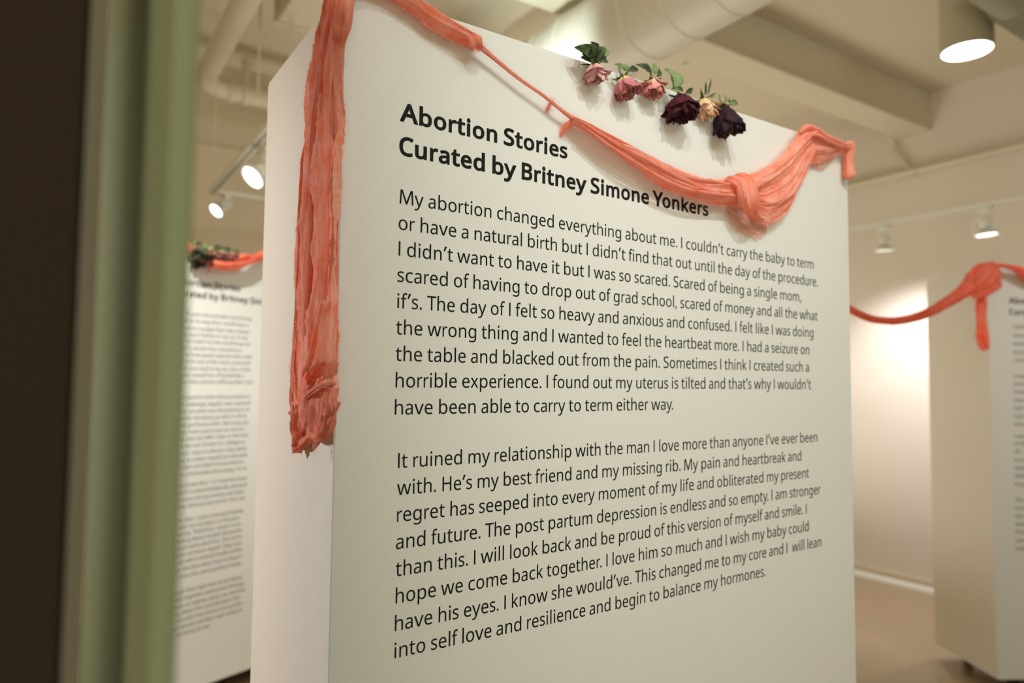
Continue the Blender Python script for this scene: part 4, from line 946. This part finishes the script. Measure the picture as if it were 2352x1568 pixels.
# ------------------------------------------------------------------ background scarves
scarf = thing('knotted_scarf', 'coral scarf slung to the right panel with a knot and a hanging end', 'scarf', (R0.x, R0.y, PT))
GO = Vector(scarf.location)
kn = Vector((R0.x, R0.y, PT)) 
def RP(px, py, off=0): 
    P0 = R0 - rn * off; p = on_line(px, py, P0, rn); return p
k0 = RP(2258, 640, .06); A = far(1935, 700, 2.3); Bm = far(2045, 733, 2.9)
o = rope('swag', [(*far(1860, 640, 2.25), .012), (*far(1905, 685, 2.3), .012), (*far(1955, 711, 2.4), .0125), (*far(2000, 731, 2.5), .013), (*far(2045, 737, 2.62), .0145), (*far(2090, 732, 2.75), .0165), (*far(2130, 719, 2.88), .019), (*far(2175, 695, 3.0), .023), (*far(2215, 668, 3.1), .030), (*far(2240, 652, 3.15), .036)], scarf, M_GAUZE2, n=160, m=36, folds=3, amp=.2, seed=80); kid(o)
KD = 3.2
o = rope('knot', [(*far(2218, 668, KD), .03), (*far(2237, 655, KD - .03), .048), (*far(2250, 641, KD - .05), .056), (*far(2262, 628, KD - .04), .050), (*far(2273, 618, KD), .034), (*far(2285, 606, KD), .02)], scarf, M_GAUZE2, n=70, m=48, folds=6, amp=.4, seed=81, twist=5); kid(o)
o = rope('knot', [(*far(2232, 668, KD - .06), .03), (*far(2252, 662, KD - .09), .045), (*far(2270, 645, KD - .08), .045), (*far(2280, 622, KD - .03), .03)], scarf, M_GAUZE2, n=60, m=40, folds=6, amp=.4, seed=82, twist=-5); kid(o)
o = rope('hanging_end', [(*far(2254, 668, KD), .034), (*far(2254, 690, KD), .031), (*far(2253, 720, KD), .030), (*far(2256, 750, KD), .033), (*far(2256, 770, KD), .040), (*far(2259, 788, KD), .038), (*far(2265, 802, KD), .022)], scarf, M_GAUZE2, n=80, m=36, folds=4, amp=.45, seed=83, flat=.6); kid(o)
o = rope('loose_strand', [(*far(2270, 612, KD), .02), (*far(2290, 609, KD + .02), .011), (*far(2318, 612, KD + .04), .012), (*far(2345, 622, KD + .05), .02), (*far(2375, 640, KD + .07), .028), (*far(2430, 655, KD + .1), .028)], scarf, M_GAUZE2, n=60, m=26, folds=3, amp=.35, seed=84); kid(o)

swagL = thing('gauze_garland', 'small blurred coral swag under the roses of the left panel', 'scarf', (L0.x, L0.y, PT))
GO = Vector(swagL.location)
def LP(px, py, off): return on_line(px, py, L0 - ln * off, ln)
def lpts(pts): return [(*LP(x, y, off), r) for x, y, off, r in pts]
o = rope('swag', lpts([(395, 548, .04, .014), (425, 562, .04, .016), (445, 582, .04, .016), (470, 598, .05, .018), (500, 607, .05, .021), (530, 609, .05, .021), (560, 603, .05, .020), (585, 593, .04, .020), (640, 570, .04, .022)]), swagL, M_GAUZE2, n=120, m=30, folds=3, amp=.35, seed=90); kid(o)
o = rope('loose_fold', lpts([(525, 604, .05, .006), (545, 595, .06, .012), (560, 588, .06, .014), (578, 590, .05, .013), (610, 588, .04, .012)]), swagL, M_GAUZE2, n=70, m=26, folds=3, amp=.4, seed=91); kid(o)
o = rope('hanging_thread', lpts([(481, 610, .03, .004), (478, 622, .02, .003), (474, 632, .02, .0015)]), swagL, M_GAUZE2, n=30, m=10, folds=3, amp=.4, seed=92); kid(o)

# ------------------------------------------------------------------ dried roses
def petal_mesh(R, H_, phi, w, lay, open_, rnd, curl):
    nu, nv = 15, 11; V, UV = [], []; sd = rnd.random() * 50
    tw = rnd.uniform(-.25, .25)
    for j in range(nv):
        h = j / (nv - 1)
        for i in range(nu):
            a = -1 + 2 * i / (nu - 1)
            wid = w * (math.sin(math.pi * min(1, .10 + h * .62)) ** .7)
            rag = .12 * n3(a * 2, sd, 3) + .06 * n3(a * 6, sd, 9)
            hh = h * (1 - .30 * a * a * h + rag * h)
            prof = math.sin(math.pi * (.06 + .50 * hh)) if open_ < .5 else math.sin(math.pi * (.06 + .44 * hh))
            rad = R * lay * (.18 + .82 * prof)
            th = phi + a * wid + tw * h
            z = H_ * (hh * (1.0 - .10 * (1 - lay)))
            if curl > 0 and hh > .62:                     # outer petals turn back at the lip
                k = (hh - .62) / .38; rad += R * curl * k * k * (.6 + .4 * math.cos(a * 1.5)); z -= H_ * curl * .55 * k * k
            if curl < 0 and hh > .55:
                k = (hh - .55) / .45; rad *= 1 + curl * k * k
            cr_ = R * (.09 + .09 * h) * (n3(a * 2.2 + sd, h * 2.4, phi) + .7 * n3(a * 5.5, h * 6, sd)) * (1.2 if lay > .6 else .9)
            rad += cr_; z += cr_ * .4
            V.append((rad * math.cos(th), rad * math.sin(th), z)); UV.append((i / (nu - 1), min(1, h)))
    Fc = [(j * nu + i, j * nu + i + 1, (j + 1) * nu + i + 1, (j + 1) * nu + i) for j in range(nv - 1) for i in range(nu - 1)]
    return V, Fc, UV

def leaf_mesh(L_, Wd, rnd, fold=.5, curl=.6):
    nu, nv = 9, 15; V, UV = [], []; sd = rnd.random() * 40
    for j in range(nv):
        h = j / (nv - 1); wd = Wd * (math.sin(math.pi * h ** .8) ** .8) * .5
        for i in range(nu):
            a = -1 + 2 * i / (nu - 1); ser = 1 + (.10 if (j % 2 and abs(a) > .99) else 0)
            x = a * wd * ser; z = fold * abs(x) - curl * L_ * .5 * h * h + Wd * .16 * n3(a * 1.6, h * 3.5, sd) + Wd * .05 * n3(a * 5, h * 9, sd)
            V.append((x, L_ * h * (1 - .18 * curl * h), z)); UV.append((i / (nu - 1), h))
    Fc = [(j * nu + i, j * nu + i + 1, (j + 1) * nu + i + 1, (j + 1) * nu + i) for j in range(nv - 1) for i in range(nu - 1)]
    return V, Fc, UV

def solid(o, th=.0003):
    m = o.modifiers.new('thickness', 'SOLIDIFY'); m.thickness = th; m.offset = 0; return o

def rose(label, pos, axis, R, H_, mats, seed, layers, leaves, spin=0, sep_len=.016, group=None, name='dried_rose', open_=.3):
    rnd = random.Random(seed)
    t = thing(name, label, 'rose', pos, 0, group)
    a, b_, d = frame_of(axis); Mx = Matrix(((a.x, b_.x, d.x, 0), (a.y, b_.y, d.y, 0), (a.z, b_.z, d.z, 0), (0, 0, 0, 1))) @ Matrix.Rotation(spin, 4, 'Z') @ Matrix.Translation((0, 0, -H_ * .5))
    mo, mi = mats; phi = rnd.random() * 6; k = 0
    for lay, cnt, w, curl, hs in layers:
        for c in range(cnt):
            V, Fc, UV = petal_mesh(R, H_ * hs * rnd.uniform(.93, 1.07), phi + 2 * math.pi * c / cnt + rnd.uniform(-.2, .2), w, lay * rnd.uniform(.95, 1.05), open_, rnd, curl * rnd.uniform(.5, 1.3))
            V = [Mx @ Vector(v) for v in V]
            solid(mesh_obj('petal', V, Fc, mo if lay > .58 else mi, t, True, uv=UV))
        phi += 1.1
    # calyx with sepals
    bm = bmesh.new(); add_lathe(bm, (0, 0, -.004), (0, 0, 1), [(.001, -.006), (.0035, -.003), (R * .22, .001), (R * .26, .005), (R * .18, .008)], 16)
    bmesh.ops.transform(bm, matrix=Mx, verts=bm.verts); cal = bm_obj('calyx', bm, M_STEM, t, True)
    for c in range(5):
        V, Fc, UV = leaf_mesh(sep_len * rnd.uniform(.8, 1.2), .0055, rnd, .3, rnd.uniform(-.9, .5))
        ml = Mx @ Matrix.Rotation(c * 2 * math.pi / 5 + rnd.uniform(-.3, .3), 4, 'Z') @ Matrix.Translation((0, R * .12, 0)) @ Matrix.Rotation(rnd.uniform(-.5, .5), 4, 'X')
        solid(mesh_obj('sepal', [ml @ Vector(v) for v in V], Fc, M_LEAFL if rnd.random() < .4 else M_LEAFD, cal, True, uv=UV))
    # stub of stem, running up the panel
    st_ = Mx @ Vector((0, 0, -.004)); tip = st_ + Vector((rnd.uniform(-.004, .004), .006, .022))
    bm = bmesh.new(); add_tube(bm, [st_, (st_ + tip) / 2 + Vector((.001, .002, 0)), tip], [.0022, .0018, .0016], 8); bm_obj('stem', bm, M_STEM, t, True)
    for (ox, oz, dirx, dirz, L_, Wd, m_, tilt, fold, curl) in leaves:
        V, Fc, UV = leaf_mesh(L_, Wd, rnd, fold, curl)
        y = Vector((dirx, -.15, dirz)).normalized(); z = Vector((0, -1, 0)); z = (z - y * z.dot(y)).normalized(); x = y.cross(z)
        Ml = Matrix.Translation((ox, -.004, oz)) @ Matrix(((x.x, y.x, z.x, 0), (x.y, y.y, z.y, 0), (x.z, y.z, z.z, 0), (0, 0, 0, 1))) @ Matrix.Rotation(tilt, 4, 'Y')
        solid(mesh_obj('leaf', [Ml @ Vector(v) for v in V], Fc, m_, t, True, uv=UV))
    return t

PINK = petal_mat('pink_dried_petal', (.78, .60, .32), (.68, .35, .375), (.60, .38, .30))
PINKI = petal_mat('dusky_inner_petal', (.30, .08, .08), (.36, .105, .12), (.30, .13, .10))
ROSY = petal_mat('rosy_dried_petal', (.78, .56, .26), (.55, .18, .235), (.42, .16, .12))
PEACH = petal_mat('peach_dried_petal', (.80, .60, .26), (.68, .29, .27), (.50, .15, .12))
CREAM = petal_mat('cream_dried_petal', (.72, .58, .28), (.80, .55, .36), (.55, .28, .15))
MAROON = petal_mat('maroon_dried_petal', (.08, .012, .02), (.075, .010, .022), (.035, .008, .012))
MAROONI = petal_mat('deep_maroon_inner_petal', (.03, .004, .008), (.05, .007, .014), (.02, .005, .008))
INKY = petal_mat('blackish_dried_petal', (.03, .010, .016), (.022, .006, .014), (.012, .005, .008))
GREENISH = petal_mat('dark_olive_petal', (.06, .06, .035), (.05, .052, .030), (.03, .028, .018))
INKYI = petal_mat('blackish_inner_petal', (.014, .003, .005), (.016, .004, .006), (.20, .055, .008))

LAY = [(1.0, 5, .75, .35, .92), (.86, 5, .72, .08, 1.0), (.70, 5, .72, -.10, 1.02), (.52, 5, .75, -.14, 1.0), (.36, 4, .8, -.18, .98), (.2, 3, .9, -.2, .96)]
LAYC = [(1.0, 5, .80, .05, 1.0), (.86, 5, .78, -.08, 1.02), (.70, 5, .75, -.15, 1.02), (.52, 5, .75, -.2, 1.0), (.34, 4, .8, -.2, .97), (.18, 3, .9, -.2, .94)]
def at(px, py, off=.03): p = ony(px, py, -off); return (p.x, p.y, p.z)
LD, LL = M_LEAFD, M_LEAFL
rose('dusty pink dried rose with the big dark green leaves, leftmost on the big panel', at(1367, 169, .022), (.12, -.08, -1), .0200, .032, (PINK, PINKI), 3,
     [(1.0, 5, 1.0, .42, .74), (.95, 4, .85, .22, .9)] + LAYC[1:],
     [(-.012, .020, -1, .35, .040, .022, LD, .3, .7, .3), (-.014, .020, -.5, 1, .032, .032, LD, -.4, .9, .9), (-.006, .022, .15, 1, .036, .034, LD, .5, .9, .8), (-.002, .022, .75, .8, .030, .026, LD, .2, 1.0, .9), (-.012, .018, -1, -.02, .024, .014, LD, .1, .6, .3), (-.010, .044, .35, -1, .032, .028, LD, 0, .8, .4), (.010, .030, .4, 1, .024, .016, LL, 0, .8, .4)], .3)
rose('round rosy dried rose with a yellow top, second from left on the big panel', at(1438, 199, .022), (.12, -.40, -1), .0225, .036, (ROSY, PINKI), 7, LAYC,
     [(-.006, .026, -1, .25, .026, .012, LL, .2, .6, .3), (.002, .028, .8, .3, .026, .012, LD, -.3, .6, .4), (-.002, .026, -.3, .8, .014, .008, LL, -.3, .6, .4)], .9)
rose('crinkled peach-pink dried rose, third from the left on the big panel', at(1500, 203, .021), (.05, -.15, -1), .0205, .032, (PEACH, PINKI), 11,
     [(1.02, 4, .6, .5, .6), (.92, 5, .72, .2, .95)] + LAY[2:],
     [(-.008, .024, -1, .35, .038, .014, LD, .2, .6, .5), (.000, .024, -.1, 1, .024, .011, LL, -.3, .5, .5), (.004, .022, .6, .85, .026, .012, LD, .2, .6, .7)], 1.7)
rose('large dark maroon dried rose with a pale leaf at its left, on the big panel', at(1565, 248, .028), (.0, -.22, -1), .0300, .047, (MAROON, MAROONI), 19,
     [(1.05, 4, .85, .30, .85), (.92, 4, .85, .05, .98)] + LAYC[2:],
     [(-.022, .028, -.25, 1, .046, .034, LL, .15, .6, .7), (-.010, .030, -.9, -.1, .022, .010, LL, 0, .5, .2), (.008, .030, .8, .45, .024, .010, LD, .2, .5, .4), (.000, .030, -.7, .2, .018, .008, LD, .2, .5, .4)], .5)
rose('small cream and tan dried rose tucked behind the maroon one', at(1623, 250, .016), (.22, -.28, -1), .0215, .040, (CREAM, CREAM), 23,
     [(1.0, 4, .7, .5, .75), (.88, 5, .7, .2, .95)] + LAY[2:],
     [(-.008, .024, -.25, 1, .024, .007, LD, .1, .4, -.2), (-.002, .026, .1, 1, .030, .005, LD, .1, .4, -.2), (.006, .022, .7, .7, .016, .007, LL, .1, .4, .2)], 2.2, sep_len=.022)
rose('nearly black dried rose, rightmost on the big panel', at(1668, 275, .028), (.14, -.22, -1), .0275, .059, (INKY, INKYI), 29,
     [(1.0, 4, .95, .10, 1.0), (.86, 4, .9, -.05, 1.02)] + LAYC[2:],
     [(-.006, .032, -.3, .6, .018, .010, LL, .2, .5, .5), (.004, .034, .9, .1, .026, .012, LL, .1, .5, .3), (.002, .034, .2, .9, .010, .006, LD, .2, .5, .3)], .2)

# roses of the left panel, seen blurred behind
def atL(px, py, off=.05): return tuple(on_line(px, py, L0 - ln * off, ln))
LG = 'roses along the top of the left panel'
SMALL = [(1.0, 5, .75, .4, .9), (.75, 5, .72, 0, 1.0), (.5, 4, .75, -.1, 1.0), (.28, 3, .8, -.1, 1.0)]
lf = lambda s, m: [(-.01, .026, -1, .35, .034 * s, .016 * s, m, .2, .7, .5), (.01, .026, .9, .3, .034 * s, .016 * s, M_LEAFD, -.2, .7, .5), (0, .026, .3, 1, .020 * s, .014 * s, m, .2, .7, .5)]
rose('big blackish green rose head, darkest on the left panel', atL(457, 592), (-.1, -.6, -1), .046, .070, (GREENISH, GREENISH), 31, SMALL, lf(1.3, LD), group=LG)
rose('pale cream rose just right of the dark head on the left panel', atL(484, 582), (.1, -.6, -1), .032, .046, (CREAM, PINKI), 33, SMALL, lf(1.0, LL), group=LG)
rose('pink-brown rose in the middle of the row on the left panel', atL(506, 588), (.1, -.6, -1), .034, .048, (PINK, PINKI), 35, SMALL, lf(1.1, LD), group=LG)
rose('peach and plum rose, rightmost on the left panel', atL(529, 592), (.1, -.6, -1), .032, .046, (PEACH, MAROONI), 37, SMALL, lf(.9, LL), group=LG)
rose('small pink rose at the far left edge of the left panel', atL(441, 575, .03), (-.1, -.5, -1), .024, .036, (PINK, CREAM), 39, SMALL, lf(1.0, LL), group=LG)
# a leaf tip above the right panel
pt = on_line(2347, 607, R0 - rn * .02, rn)

# ------------------------------------------------------------------ blurred foreground at the left
def ground(px, D): p = far(px, 784, D); return (p.x, p.y)
g1 = ground(374, .36); g2 = ground(214, .86)
def slab(name, a, b_, thick, z0, z1, m, label, cat, side=1):
    a, b_ = Vector((*a, 0)), Vector((*b_, 0)); d = (b_ - a).normalized(); nn = Vector((-d.y, d.x, 0)) * side * thick
    pts = [a, b_, b_ + nn, a + nn]; c = sum(pts, Vector()) / 4
    t = thing(name, label, cat, (c.x, c.y, 0))
    loc = [(p.x - c.x, p.y - c.y) for p in pts]
    if sum(loc[i][0] * loc[(i + 1) % 4][1] - loc[(i + 1) % 4][0] * loc[i][1] for i in range(4)) < 0: loc = loc[::-1]
    bm = bmesh.new(); add_prism(bm, loc, z0, z1); bm_obj('board', bm, m, t, bevel=.002)
    return t, d, nn, c
t, d, nn, c = slab('divider_board', g1, g2, .012, .02, 2.1, M_GREEN, 'blurred sage green board close to the lens, left of the left panel', 'board', side=-1)
bm = bmesh.new()
a0 = Vector((*g1, 0)) - c; b0 = Vector((*g2, 0)) - c
bm = bmesh.new(); add_box(bm, -.06, .06, -.06, .06, 0, .022); o = bm_obj('foot', bm, M_DARK, t, bevel=.004)
s1_, s2_ = ground(150, .47), ground(219, .485)
t, d, nn, c = slab('trim_post', s1_, s2_, .006, 0, 2.3, M_STRIP, 'narrow grey-brown metal post between the dark and the green blur', 'post', side=1)
o1, o2 = ground(-420, .42), ground(178, .42)
t, d, nn, c = slab('dark_door', o1, o2, .006, 0, 2.3, M_DARK, 'dark brown door leaf out of focus at the far left edge', 'door', side=-1)
